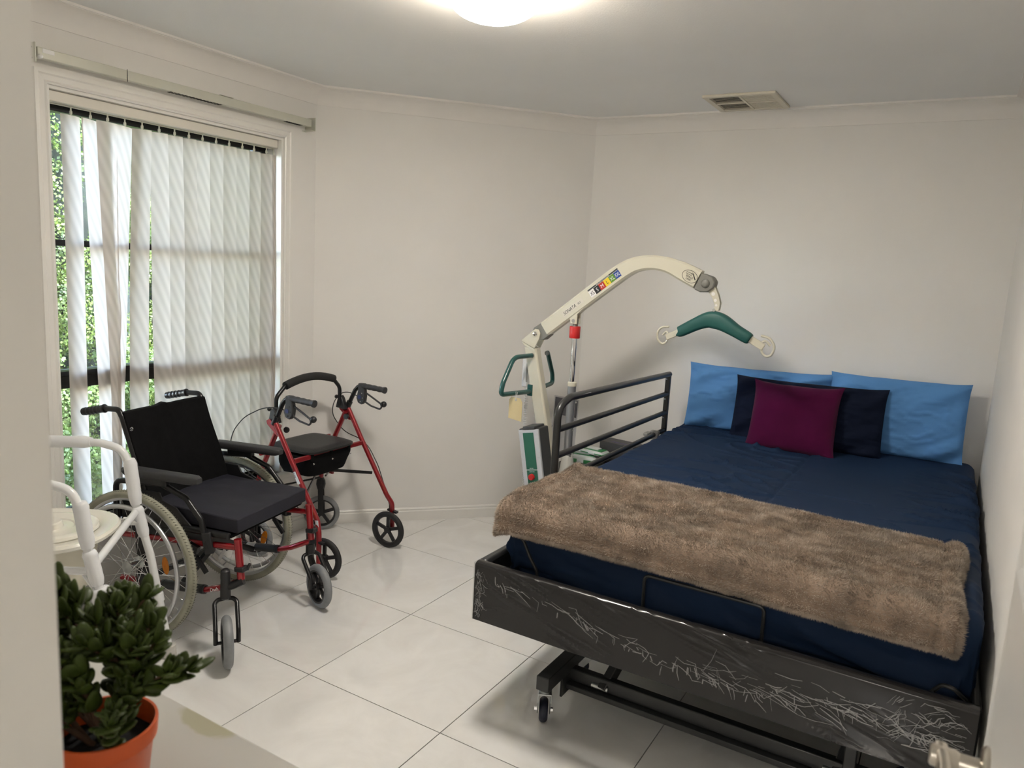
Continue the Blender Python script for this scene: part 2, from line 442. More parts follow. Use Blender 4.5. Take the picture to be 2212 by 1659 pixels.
# floor tiles: 600 mm polished squares, every tile its own piece, cut at the walls
def clip(poly, a, b):                     # keep the left side of a->b
    out = []
    for i in range(len(poly)):
        p = poly[i]; q = poly[(i + 1) % len(poly)]
        sp = (b - a).cross(p - a) if hasattr(Vector((0, 0)), 'cross') else 0
        sp = (b.x - a.x) * (p.y - a.y) - (b.y - a.y) * (p.x - a.x); sq = (b.x - a.x) * (q.y - a.y) - (b.y - a.y) * (q.x - a.x)
        if sp >= 0: out.append(p)
        if sp * sq < 0: out.append(p + (q - p) * (sp / (sp - sq)))
    return out
def tile_piece(x0, y0, x1, y1, bound):
    poly = [Vector((x0, y0)), Vector((x1, y0)), Vector((x1, y1)), Vector((x0, y1))]
    for i in range(len(bound)): 
        poly = clip(poly, bound[i], bound[(i + 1) % len(bound)])
        if len(poly) < 3: return
    return poly
g = .0017
hall = [Vector((HXW, HYB)), Vector((3.3, HYB)), Vector((3.3, YF - .11)), Vector((HXW, YF - .11))]
sill_ = [Vector((1.936, YF - .11)), Vector((2.63, YF - .11)), Vector((2.63, YF)), Vector((1.936, YF))]
full = None
for i in range(-2, 6):
    for j in range(-13, 2):
        x0, y0 = i * .6 + g, j * .6 + g; x1, y1 = (i + 1) * .6 - g, (j + 1) * .6 - g
        for bound in (room, hall, sill_):
            poly = tile_piece(x0, y0, x1, y1, bound)
            if not poly or len(poly) < 3: continue
            ar = abs(sum(poly[k].x * poly[(k + 1) % len(poly)].y - poly[(k + 1) % len(poly)].x * poly[k].y for k in range(len(poly)))) / 2
            if ar < .0006: continue
            loc = (i * .6 + .3, j * .6 + .3, 0)
            if abs(ar - (.6 - 2 * g) ** 2) < 1e-6 and full:
                o = bpy.data.objects.new('tile', full); COL.objects.link(o); o.parent = fl; o.location = loc
            else:
                o = MB().prismz([(p.x - loc[0], p.y - loc[1]) for p in poly], -.0065, 0).build('tile', TILE, fl, smooth=False, loc=loc)
                if abs(ar - (.6 - 2 * g) ** 2) < 1e-6: full = o.data

# cornice and skirting: profiles swept along each wall with mitred corners
def offset_poly(d):
    n = len(room); out = []
    for i in range(n):
        a = room[i - 1]; b = room[i]; c = room[(i + 1) % n]
        d1 = (b - a).normalized(); d2 = (c - b).normalized()
        n1 = Vector((-d1.y, d1.x)); n2 = Vector((-d2.y, d2.x))
        k = (n1 + n2); k = k / (1 + n1.dot(n2))
        out.append(b + k * d)
    return out
def sweep(i, prof, zf, name, m):
    P = []
    for d, h in prof:
        o = offset_poly(d)
        a = o[i]; b = o[(i + 1) % len(room)]
        P.append((a.x, a.y, zf(h))); P.append((b.x, b.y, zf(h)))
    mb = MB(); n = len(prof)
    mb.add(P, [(2 * k, 2 * k + 1, 2 * ((k + 1) % n) + 1, 2 * ((k + 1) % n)) for k in range(n)] + [tuple(2 * k for k in range(n)), tuple(2 * k + 1 for k in range(n - 1, -1, -1))])
    return S(mb.build(name, m, angle=22))
cw = .086
cove = [(0, 0), (0, cw), (.006, cw), (.007, cw - .006)]
for k in range(1, 9):
    a = PI / 2 * k / 9
    cove.append((.007 + (cw - .020) * (1 - math.cos(a)), (cw - .007) - (cw - .019) * math.sin(a)))
cove += [(cw - .010, .011), (cw - .010, .009), (cw, .009), (cw, 0)]
for i in (1, 2, 3, 4, 0):
    sweep(i, cove, lambda h: H - h, 'trim_%d' % (i + 1), CORNP)
skirt = [(0, 0), (.014, 0), (.014, .055), (.012, .0585), (.0095, .060), (.0095, .064), (.011, .066), (.0105, .070), (.007, .0745), (.002, .077), (0, .077)]
for i, nm in ((1, 'right'), (2, 'back'), (3, 'angled'), (4, 'left')):
    sweep(i, skirt, lambda h: h, 'baseboard_' + nm, TRIMP)

# ------------------------------------------------------------------ window
win = bpy.data.objects.new('window_1', None); COL.objects.link(win); S(win)
win.location = lw(WY0, 0, 0); win.rotation_euler = (0, 0, math.atan2(LD.y, LD.x) - PI / 2)
# local frame of the window: x = into the room, y = along the wall towards the corner, z = up
WL = (lw(WY1) - lw(WY0)).length
def casing_piece(p, q, flip):
    pass
prof = [(0, 0), (0, .012), (.006, .016), (.012, .012), (.030, .014), (.036, .019), (.049, .019), (.049, 0)]   # (distance outwards, proud)
def casing(name, a, b, out, in0, in1):
    # a,b inner corner points (y,z); out = outward direction for each end (mitred)
    v = []
    for d, h in prof:
        v.append((h, a[0] + out[0][0] * d, a[1] + out[0][1] * d)); v.append((h, b[0] + out[1][0] * d, b[1] + out[1][1] * d))
    n = len(prof)
    mb = MB(); mb.add(v, [(2 * k, 2 * k + 1, 2 * ((k + 1) % n) + 1, 2 * ((k + 1) % n)) for k in range(n)] + [tuple(2 * k for k in range(n)), tuple(2 * k + 1 for k in range(n - 1, -1, -1))])
    return mb.build(name, TRIMP, win, angle=20)
casing('casing', (0, WZ0), (0, WZ1), ((-1, 0), (-1, 1)), 0, 0)
casing('casing', (0, WZ1), (WL, WZ1), ((-1, 1), (1, 1)), 0, 0)
casing('casing', (WL, WZ1), (WL, WZ0), ((1, 1), (1, 0)), 0, 0)
MB().box((-.10, -.05, WZ0 - .022), (.055, WL + .06, WZ0)).build('window_sill', TRIMP, win, bev=.006)
MB().box((0, -.05, WZ0 - .075), (.014, WL + .05, WZ0 - .022)).build('apron', TRIMP, win, bev=.004)
mb = MB(); t = .012
mb.box((-.10, 0, WZ0), (0, t, WZ1)); mb.box((-.10, WL - t, WZ0), (0, WL, WZ1)); mb.box((-.10, t, WZ1 - t), (0, WL - t, WZ1))
mb.build('reveal_lining', TRIMP, win, smooth=False)
fx0, fx1 = -.16, -.10
for nm, a, b in (('frame_stile', (fx0, 0, WZ0), (fx1, .045, WZ1)), ('frame_stile', (fx0, WL - .045, WZ0), (fx1, WL, WZ1)),
                 ('frame_head', (fx0, .045, 2.03), (fx1, WL - .045, WZ1)), ('frame_base', (fx0, .045, WZ0), (fx1, WL - .045, WZ0 + .05)),
                 ('glazing_bar', (fx0 + .01, .045, 1.512), (fx1 - .01, WL - .045, 1.538)), ('transom', (fx0, .045, .932), (fx1, WL - .045, .985))):
    MB().box(a, b).build(nm, WFRAME, win, bev=.003)
MB().box((fx0 - .005, .045, .985), (fx1 + .008, WL - .045, 1.005)).build('sash_lip', WFRAME, win, bev=.003)
for z0, z1 in ((1.538, 2.03), (1.005, 1.512), (WZ0 + .05, .932)):
    MB().box((-.133, .045, z0), (-.128, WL - .045, z1)).build('pane', GLASS, win, smooth=False)

# ------------------------------------------------------------------ vertical blind
bl = thing('vertical_blind', 'cream fabric vertical blind hanging in the window, several slats twisted', 'blind', win.location, rot=win.rotation_euler)
def wy(y): return (y - WY0) / LD.y      # world y on the wall line -> window local y
mb = MB(); mb.box((-.075, .014, 2.052), (-.022, WL - .014, 2.092)); mb.build('headrail', BLINDP, bl, bev=.004)
MB().box((-.056, .016, 2.046), (-.052, WL - .016, 2.052)).build('track_rod', TRACK, bl, smooth=False)
carr = None
slats = [  # top y0,y1 ; bottom y0,y1 ; depth of first edge, second edge (top), (bottom), bulge
    (-1.985, -1.909, -1.988, -1.914, -.046, -.060, -.046, -.060),
    (-1.902, -1.836, -1.866, -1.808, -.045, -.085, -.050, -.088),
    (-1.842, -1.754, -1.814, -1.774, -.040, -.046, -.030, -.060),
    (-1.758, -1.688, -1.784, -1.753, -.050, -.085, -.048, -.095),
]
tops = [-1.690, -1.610, -1.534, -1.461, -1.389, -1.314, -1.240, -1.162, -1.090, -1.012, -.941]
for k, y in enumerate(tops):
    y1 = min(y + .090, -.900)
    b0 = y + (-.040 if k == 0 else random.uniform(-.004, .004))
    dd = random.uniform(-.006, .006)
    tw_ = random.uniform(-.010, .010); slats.append((y, y1, b0, b0 + (y1 - y), -.066 + dd + tw_, -.040 + dd - tw_ * .5, -.066 + dd + tw_, -.040 + dd - tw_ * .5))
NZ = 30
def sp_(y, d): return y - (y + 3.66) / 3.04 * (d + .05)      # slats are turned about their own axis
for k, (a0, a1, b0, b1, ta, tb, ba, bb) in enumerate(slats):
    P = []; UV = []
    nu = 5
    zt, zb = 2.018, .392 + random.uniform(-.004, .004)
    for i in range(NZ):
        s = i / (NZ - 1); z = zt + (zb - zt) * s
        w = min(1, s / .7)
        if k in (1, 2, 3): w = w ** 1.15
        for j in range(nu):
            u = j / (nu - 1)
            x = (ta + (tb - ta) * u) * (1 - w) + (ba + (bb - ba) * u) * w
            y = (sp_(a0, ta) * (1 - u) + sp_(a1, tb) * u) * (1 - w) + (sp_(b0, ba) * (1 - u) + sp_(b1, bb) * u) * w
            x += .006 * math.sin(PI * u) + .003 * math.sin(z * 5 + k)
            if k == 2:
                x += .012 * math.exp(-((z - 1.22) / .09) ** 2) * u
            P.append((x, wy(y), z)); UV.append((u * .089, z))
    mb = MB(); mb.grid(P, nu, NZ); me = bpy.data.meshes.new('slat'); me.from_pydata(mb.v, [], mb.f)
    uv = me.uv_layers.new(name='uv')
    for lp in me.loops: uv.data[lp.index].uv = (UV[lp.vertex_index][0] + UV[lp.vertex_index][1] * .45, UV[lp.vertex_index][1])
    o = link('slat', me, SLAT, bl)
    # top hem and the carrier clip it hangs from
    yc = wy((sp_(a0, ta) + sp_(a1, tb)) / 2); xc = (ta + tb) / 2 + .005
    MB().lathe([(.002, 0), (.0055, .004), (.0055, .014), (.003, .018), (.003, .032)], 8, 'z', (xc, yc, 2.018)).build('carrier', BLINDP if 0 else TRACK, bl)
mb = MB()
for i in range(86):
    mb.ball((-.018, .008, 1.99 - i * .0125), .0028, 6, 4)
mb.build('bead_chain', BLINDP, bl)['kind'] = 'stuff'
mb = MB(); mb.box((-.026, .003, .875), (-.010, .019, .925)); mb.build('chain_weight', BLINDP, bl, bev=.004)

# ------------------------------------------------------------------ roller track above the window
tr = thing('curtain_track', 'empty pale metal roller blind track above the window casing', 'blind track', win.location, rot=win.rotation_euler)
y0 = wy(-2.135); y1 = wy(-.745)
mb = MB(); mb.box((.030, y0 + .012, 2.178), (.062, y1 - .020, 2.216)); mb.build('channel', TRACK, tr, bev=.003)
MB().box((.0, y0, 2.160), (.070, y0 + .004, 2.228)).build('end_bracket', TRACK, tr, bev=.001)
mb = MB(); mb.box((.0, y1 - .003, 2.160), (.070, y1, 2.228)); mb.box((.0, y1 - .028, 2.160), (.070, y1 - .003, 2.163)); mb.build('end_bracket', TRACK, tr, bev=.001)
for dy, dz in ((.0015, .0), ):
    for a, b in ((.015, 2.175), (.050, 2.175), (.015, 2.212), (.050, 2.212)): MB().lathe([(.003, -.0006), (.003, .0)], 8, 'y', (a, y0, b)).build('rivet', DARK, tr)
MB().box((.0625, y0 + .030, 2.198), (.0635, y0 + .072, 2.213)).build('maker_label', PAPER, tr, smooth=False)
for yy in (wy(-1.78),):
    MB().box((.0625, yy, 2.172), (.0640, yy + .0016, 2.219)).build('joint_seam', DARK, tr, smooth=False)
mb = MB(); ys = wy(-1.33); mb.box((.02, ys, 2.217), (.066, ys + .07, 2.219)); mb.box((.0, ys + .02, 2.195), (.03, ys + .05, 2.219)); mb.build('mid_bracket', TRACK, tr)
mb = MB()
for k in range(15): mb.box((.034, wy(-1.58) + k * .018, 2.1765), (.058, wy(-1.58) + k * .018 + .010, 2.1785))
for k in range(8): mb.box((.034, wy(-.93) + k * .014, 2.1765), (.058, wy(-.93) + k * .014 + .008, 2.1785))
mb.build('slot', DARK, tr, smooth=False)['kind'] = 'stuff'
MB().lathe([(.008, 0), (.008, .012), (.005, .016), (.0001, .018)], 10, 'x', (.062, y0 + .018, 2.182)).build('pulley', PAPER, tr)

# ------------------------------------------------------------------ ceiling light, vent
cl = thing('ceiling_light', 'lit round alabaster glass dome lamp on the ceiling', 'lamp', (1.132, -1.585, H - .008))
def dome_mat():
    m = bpy.data.materials.new('lit_alabaster_glass'); m.use_nodes = True
    n = m.node_tree.nodes; L = m.node_tree.links; b = n['Principled BSDF']
    tc = n.new('ShaderNodeTexCoord')
    t = n.new('ShaderNodeTexNoise'); t.inputs['Scale'].default_value = 9; t.inputs['Detail'].default_value = 8; t.inputs['Distortion'].default_value = 2.6
    L.new(tc.outputs['Object'], t.inputs[0])
    r = n.new('ShaderNodeValToRGB')
    r.color_ramp.elements[0].position = .46; r.color_ramp.elements[0].color = (1, .91, .78, 1)
    r.color_ramp.elements[1].position = .50; r.color_ramp.elements[1].color = (.12, .08, .04, 1)
    e = r.color_ramp.elements.new(.54); e.color = (1, .91, .78, 1)
    L.new(t.outputs[0], r.inputs[0]); L.new(r.outputs[0], b.inputs['Emission Color']); L.new(r.outputs[0], b.inputs['Base Color'])
    b.inputs['Emission Strength'].default_value = 34; b.inputs['Roughness'].default_value = .2
    return m
DOME = dome_mat()
pr_ = [(.148, -.030), (.156, -.030), (.158, -.034), (.150, -.040), (.140, -.046)]
for k in range(1, 10):
    a = PI / 2 * k / 10; pr_.append((.140 * math.cos(a), -.046 - .062 * math.sin(a)))
pr_.append((.001, -.108))
MB().lathe(pr_, 48, cap=False).build('glass_dome', DOME, cl, angle=60)
MB().lathe([(.115, 0), (.12, -.006), (.12, -.012), (.05, -.014)], 40).build('backplate', mat('cream_backplate', (.72, .68, .6), .4, var=.02), cl)
ld = bpy.data.lights.new('bulb', 'AREA'); ld.shape = 'DISK'; ld.size = .28; ld.energy = 6.5; ld.color = (1, .97, .92)
lo = bpy.data.objects.new('bulb', ld); COL.objects.link(lo); lo.parent = cl; lo.location = (0, 0, -.112)
# fill lamp added in the unseen hallway to brighten the room
hl = thing('hall_fill_lamp', 'unseen dome lamp added on the hallway ceiling as fill light', 'lamp', (2.35, -6.3, H))
MB().lathe([(x, z) for x, z in pr_], 32, cap=False).build('glass_dome', DOME, hl, angle=60)
ld2 = bpy.data.lights.new('hall_fill', 'POINT'); ld2.energy = 11; ld2.color = (.97, .98, 1); ld2.shadow_soft_size = .25
lo2 = bpy.data.objects.new('hall_fill', ld2); COL.objects.link(lo2); lo2.parent = hl; lo2.location = (0, 0, -.25)

vt = thing('ceiling_vent', 'cream square air vent in the ceiling near the back wall', 'vent', (1.462, .218, H))
vs = .172
mb = MB()
for a, b in (((-vs, -vs), (vs, -vs + .026)), ((-vs, vs - .026), (vs, vs)), ((-vs, -vs + .026), (-vs + .026, vs - .026)), ((vs - .026, -vs + .026), (vs, vs - .026)), ((-.006, -vs + .026), (.006, vs - .026)), ((-vs + .026, -.006), (-.006, .006)), ((.006, -.003), (vs - .026, .003))):
    mb.box((a[0], a[1], -.012), (b[0], b[1], 0))
mb.build('grille_frame', VENTP, vt, bev=.002)
MB().box((-vs + .02, -vs + .02, -.0015), (vs - .02, vs - .02, -.0005)).build('duct_shade', DARK, vt, smooth=False)  # flat dark sheet stands for the unlit duct behind the grille
for q in (0, 1):
    for sx in (0, 1):
        X0 = -vs + .027 if sx == 0 else .007; X1 = -.007 if sx == 0 else vs - .027
        Y0 = -vs + .028 if q == 0 else .008; Y1 = -.008 if q == 0 else vs - .028
        n_ = 6
        for k in range(n_):
            yy = Y0 + (Y1 - Y0) * (k + .5) / n_
            Mx = Matrix.Translation((0, yy, -.008)) @ Matrix.Rotation(R(10 if sx == 0 else 4), 4, 'X')
            w = (Y1 - Y0) / n_ * (.19 if sx == 0 else .52)  # left louvres kept narrow so the dark sheet shows as shaded gaps
            MB().box((X0, -w, -.0006), (X1, w, .0006), Mx).build('louvre', VENTP, vt, smooth=False)

# ------------------------------------------------------------------ door (open against the right wall)
dr = bpy.data.objects.new('door_1', None); COL.objects.link(dr); S(dr); dr.location = (2.586, YF, 0)
DL = .725                                   # leaf runs from the hinge along +y
leaf = MB(); leaf.box((0, .004, .008), (.036, DL, 2.04)); lf = leaf.build('door_leaf', DOORP, dr, bev=.003)
def panel(ya, yb, za, zb):
    pf = [(0, 0), (.004, .007), (.012, .009), (.018, .006), (.024, .0), ]
    v = []; n = len(pf)
    for d, h in pf:
        for (y, z) in ((ya + d, za + d), (yb - d, za + d), (yb - d, zb - d), (ya + d, zb - d)): v.append((-h, y, z))
    f = []
    for k in range(n - 1):
        for c in range(4): f.append((4 * k + c, 4 * k + (c + 1) % 4, 4 * k + 4 + (c + 1) % 4, 4 * k + 4 + c))
    MB().add(v, f).build('panel_moulding', DOORP, dr, angle=25)
panel(.10, .325, 1.115, 1.90); panel(.40, .640, 1.245, 1.90); panel(.10, .325, .20, .96); panel(.40, .640, .20, .93)
hz = 1.008; hy = DL - .060
MB().lathe([(.027, 0), (.027, -.004), (.024, -.007), (.011, -.009), (.0105, -.030)], 24, 'x', (0, hy, hz)).build('door_handle', NICKEL, dr)
kn = [o for o in COL.objects if o.name.startswith('door_handle')][-1]
MB().lathe([(.0105, -.028), (.0125, -.032), (.0125, -.056), (.010, -.058), (.0001, -.058)], 24, 'x', (0, hy, hz)).build('lever_neck', NICKEL, kn)
mb = MB(); P = []
for k in range(15):
    t = k / 14; yy = hy + .012 - .122 * t; xx = -.047 + .006 * math.sin(t * PI)
    for q in range(14):
        a = 2 * PI * q / 14; P.append((xx + .0075 * math.copysign(abs(math.cos(a)) ** .5, math.cos(a)), yy, hz + (.0125 - .002 * t) * math.copysign(abs(math.sin(a)) ** .5, math.sin(a))))
mb.grid(P, 14, 15, closeu=True); mb.f.append(tuple(range(14))); mb.f.append(tuple(14 * 14 + q for q in range(14)))
mb.build('lever', NICKEL, kn, angle=50)
mb = MB(); mb.box((1.936, YF - .11, 0), (1.950, YF, 2.055)); mb.box((2.622, YF - .11, 0), (2.63, YF, 2.055)); mb.box((1.936, YF - .11, 2.045), (2.63, YF, 2.06))
S(mb.build('trim_6', TRIMP, smooth=False))
for zz in (.25, 1.0, 1.8): MB().lathe([(.006, 0), (.006, .08)], 8, 'z', (.0, .0, zz)).build('hinge', NICKEL, dr)

# ------------------------------------------------------------------ garden outside
gm = mat('garden_soil', (.14, .10, .07), .95, var=.3, vscale=5)
mb = MB(); mb.box((-9, -7, -.5), (-.80, 6, -.35)); S(mb.build('ground', gm, smooth=False))
def foliage(name, blobs, n, size, m, seed, aspect=.4):
    rng = np.random.default_rng(seed)
    w = np.array([b[3] * b[4] for b in blobs]); w = w / w.sum()
    idx = rng.choice(len(blobs), n, p=w)
    Bc = np.array([b[:3] for b in blobs])[idx]; Br = np.array([[b[3], b[3], b[4]] for b in blobs])[idx]
    d = rng.normal(size=(n, 3)); d /= np.linalg.norm(d, axis=1)[:, None]
    p = Bc + d * Br * rng.uniform(.80, 1.06, (n, 1))
    out = d / Br; out /= np.linalg.norm(out, axis=1)[:, None]
    nrm = out + rng.normal(scale=.55, size=(n, 3)); nrm /= np.linalg.norm(nrm, axis=1)[:, None]
    t = np.cross(nrm, rng.normal(size=(n, 3))); t[:, 2] += .5; t -= nrm * (t * nrm).sum(1)[:, None]; t /= np.linalg.norm(t, axis=1)[:, None]
    b = np.cross(nrm, t); s = size * rng.uniform(.6, 1.3, (n, 1))
    V = np.stack([p - t * s * .5, p + b * s * aspect, p + t * s * .6, p - b * s * aspect], 1).reshape(-1, 3)
    me = bpy.data.meshes.new(name); me.vertices.add(4 * n); me.vertices.foreach_set('co', V.ravel())
    me.loops.add(4 * n); me.loops.foreach_set('vertex_index', np.arange(4 * n)); me.polygons.add(n)
    me.polygons.foreach_set('loop_start', np.arange(0, 4 * n, 4)); me.update(calc_edges=True)
    return me
def conifer(x, y, h, r, seed, label, dens=170000, leafm=LEAFC):
    rnd = random.Random(seed)
    t = thing('conifer', label, 'tree', (x, y, -.35), 0, 'conifers outside the window')
    blobs = []
    nb = int(h * 26)
    for k in range(nb):
        z = h * (k + .5) / nb; rr = r * (1 - (z / h) ** 2.2) ** .6 + .04
        a = rnd.uniform(0, 2 * PI); q = rr * rnd.uniform(.72, 1.0)
        s = rnd.uniform(.10, .19)
        blobs.append((q * math.cos(a), q * math.sin(a), z, s, s * rnd.uniform(1.1, 1.7)))
    for k in range(6): blobs.append((0, 0, h * (k + .5) / 7, r * .72, h / 9))
    f = link('foliage', foliage('foliage', blobs, dens, .0195, leafm, seed), leafm, t, smooth=False); f['kind'] = 'stuff'
    MB().tube([(0, 0, 0), (0, 0, h * .8)], [.07, .02], 8).build('trunk', STEMJ, t)
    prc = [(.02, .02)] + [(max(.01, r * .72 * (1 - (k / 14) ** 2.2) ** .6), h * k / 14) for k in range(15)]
    MB().lathe(prc, 20).build('inner_shade_core', mat('inner_shade_green', (.006, .010, .004), .95, var=.4, vscale=20), t)  # solid core coloured dark for the shade inside the foliage
conifer(-2.75, -1.62, 4.4, .50, 3, 'yellow-green conifer outside the window, seen left of the first blind slat')
conifer(-2.95, -.62, 4.8, .50, 4, 'yellow-green conifer outside the window, seen through the gap right of the first slat')
conifer(-3.0, .40, 4.5, .50, 5, 'yellow-green conifer outside, mostly hidden behind the closed blind slats', 90000)
conifer(-2.9, 1.42, 4.6, .50, 6, 'rightmost conifer outside, hidden behind the closed blind slats', 26000)
hd = thing('hedge', 'clipped small-leaved green hedge right outside the window below the transom', 'hedge', (-2.0, -.4, -.35))
rnd = random.Random(11); blobs = []
for k in range(150):
    blobs.append((rnd.uniform(-.22, .22), rnd.uniform(-1.7, 2.3), rnd.uniform(.15, 1.18), rnd.uniform(.10, .18), rnd.uniform(.10, .17)))
f = link('foliage', foliage('foliage', blobs, 70000, .024, LEAFH, 9, .42), LEAFH, hd, smooth=False); f['kind'] = 'stuff'
sh = thing('shrub', 'dark glossy shrub outside, glimpsed deep behind the conifers', 'shrub', (-4.3, .3, -.35))
blobs = [(rnd.uniform(-.3, .3), rnd.uniform(-3.6, 5.2), rnd.uniform(.2, 5.6), rnd.uniform(.28, .45), rnd.uniform(.28, .45)) for k in range(330)]
f = link('foliage', foliage('foliage', blobs, 90000, .085, LEAFD, 12, .35), LEAFD, sh, smooth=False); f['kind'] = 'stuff'


# ------------------------------------------------------------------ wheels shared by the wheelchair and the rollator
def spoked_caster(parent, c, ang, Rw, width, rubber, nsp=6, name='caster_wheel', tyre_w=None, hub_r=.016, rim_r=None, sp_w=.012):
    """wheel in the plane whose horizontal direction is ang (local), centre c"""
    Mx = Matrix.Translation(c) @ Matrix.Rotation(ang, 4, 'Z')
    rr = rim_r or Rw * .78
    tw = tyre_w or width
    mb = MB()
    mb.lathe([(rr * .90, -tw * .42), (rr, -tw * .45), (rr * 1.02, 0), (rr, tw * .45), (rr * .90, tw * .42), (rr * .86, 0), (rr * .90, -tw * .42)], 32, 'y', cap=False)
    for k in range(nsp):
        a = 2 * PI * k / nsp + .3
        p = Vector((math.cos(a) * hub_r * .8, 0, math.sin(a) * hub_r * .8)); q = Vector((math.cos(a) * rr * .93, 0, math.sin(a) * rr * .93))
        mb.bar(p, q, sp_w, width * .38, up=(0, 1, 0))
    mb.lathe([(.0001, -width * .55), (hub_r, -width * .55), (hub_r, width * .55), (.0001, width * .55)], 16, 'y', cap=False)
    mb.xf(Mx); w = mb.build(name, BLACKP, parent)
    mt = MB(); prof = []
    for k in range(9):
        a = PI * k / 8
        prof.append((Rw - (Rw - rr) * (1 - math.sin(a)) * .9, -math.cos(a) * tw * .5))
    prof.append((rr * .98, tw * .4)); prof.insert(0, (rr * .98, -tw * .4)); prof.append(prof[0])
    mt.lathe(prof, 40, 'y', cap=False); mt.xf(Mx); mt.build('tyre', rubber, w, angle=60)
    return w, Mx

# ------------------------------------------------------------------ wheelchair (x forward, y left, z up)
wc = thing('wheelchair', 'black folding wheelchair with red frame, black cushion and large spoked wheels', 'wheelchair', (-.21, -1.71, 0), R(12))
cush = MB()
nx, ny = 22, 20; P = []
for layer in (0, 1):
    for i in range(ny):
        for j in range(nx):
            u = j / (nx - 1); v = i / (ny - 1)
            x = .0 + .428 * u; y = -.222 + .444 * v
            e = min(u, 1 - u, v, 1 - v)
            z = .534 if layer else .474
            if layer: z += .004 * math.sin(6 * y + 12 * x) * min(1, e * 8) - .003 * max(0, 1 - e * 14) + .005 * noise.noise(Vector((x * 7, y * 16, 2)))
            P.append((x, y, z + .006 * (1 - u)))
cush.grid(P[:nx * ny], nx, ny); cush.grid(P[nx * ny:], nx, ny)
def skirtf(mb, nx, ny, off):
    b = [(0, j) for j in range(nx)] + [(i, nx - 1) for i in range(1, ny)] + [(ny - 1, j) for j in range(nx - 2, -1, -1)] + [(i, 0) for i in range(ny - 2, 0, -1)]
    ids = [i * nx + j for i, j in b]
    for k in range(len(ids)):
        a = ids[k]; c = ids[(k + 1) % len(ids)]; mb.f.append((a, c, c + off, a + off))
skirtf(cush, nx, ny, nx * ny)
cush.build('seat_cushion', CUSHF, wc, bev=.004, angle=50)
MB().box((-.01, -.225, .452), (.40, .225, .462)).build('seat_sling', BLACKF, wc)
# backrest
P = []; nu, nv = 21, 16
for side in (0, 1):
    for i in range(nv):
        for j in range(nu):
            v = i / (nv - 1); u = j / (nu - 1); y = -.225 + .45 * u
            z = .475 + .405 * v + (.008 * math.exp(-((u - .54) / .05) ** 2) - .004 * math.exp(-((u - .62) / .03) ** 2) - .006 * math.sin(u * PI)) * (v > .95)
            xm = .03 - .145 * ((z - .475) / .39)
            sag = -.030 * math.sin(PI * u) * (.4 + .6 * v)
            wr = .004 * noise.noise(Vector((y * 14, z * 7, 1)))
            seam = -.006 * math.exp(-((u - .5) / .025) ** 2)
            x = xm + sag + wr + (.014 + seam if side else -.014)
            P.append((x, y, z))
bk = MB(); bk.grid(P[:nu * nv], nu, nv); bk.grid(P[nu * nv:], nu, nv, flip=True); skirtf(bk, nu, nv, nu * nv)
bk.build('backrest', BLACKF, wc, bev=.004, angle=60)
MB().lathe([(.0001, 0), (.009, 0), (.009, .002), (.006, .003), (.0001, .003)], 14, 'x', (-.085, -.212, .815)).build('grommet', CHROME, wc)
# back canes with push handles
for s in (-1, 1):
    y = .222 * s
    c = MB().tube([(.045, y, .42), (-.118, y, .86), (-.135, y, .890), (-.215, y, .886)], .0115, 12, bend=.035).build('back_cane', BLACKM, wc)
    g = MB(); pts = []; rr = []
    for k in range(25):
        t = k / 24; pts.append((-.205 - .112 * t, y, .8865 - .026 * t)); rr.append(.0155 + .0016 * (math.sin(k * 1.55) if 5 < k < 22 else 0) + (.002 if k in (0, 1) else 0))
    g.tube(pts, rr, 14); g.build('push_handle', BLACKP, c)
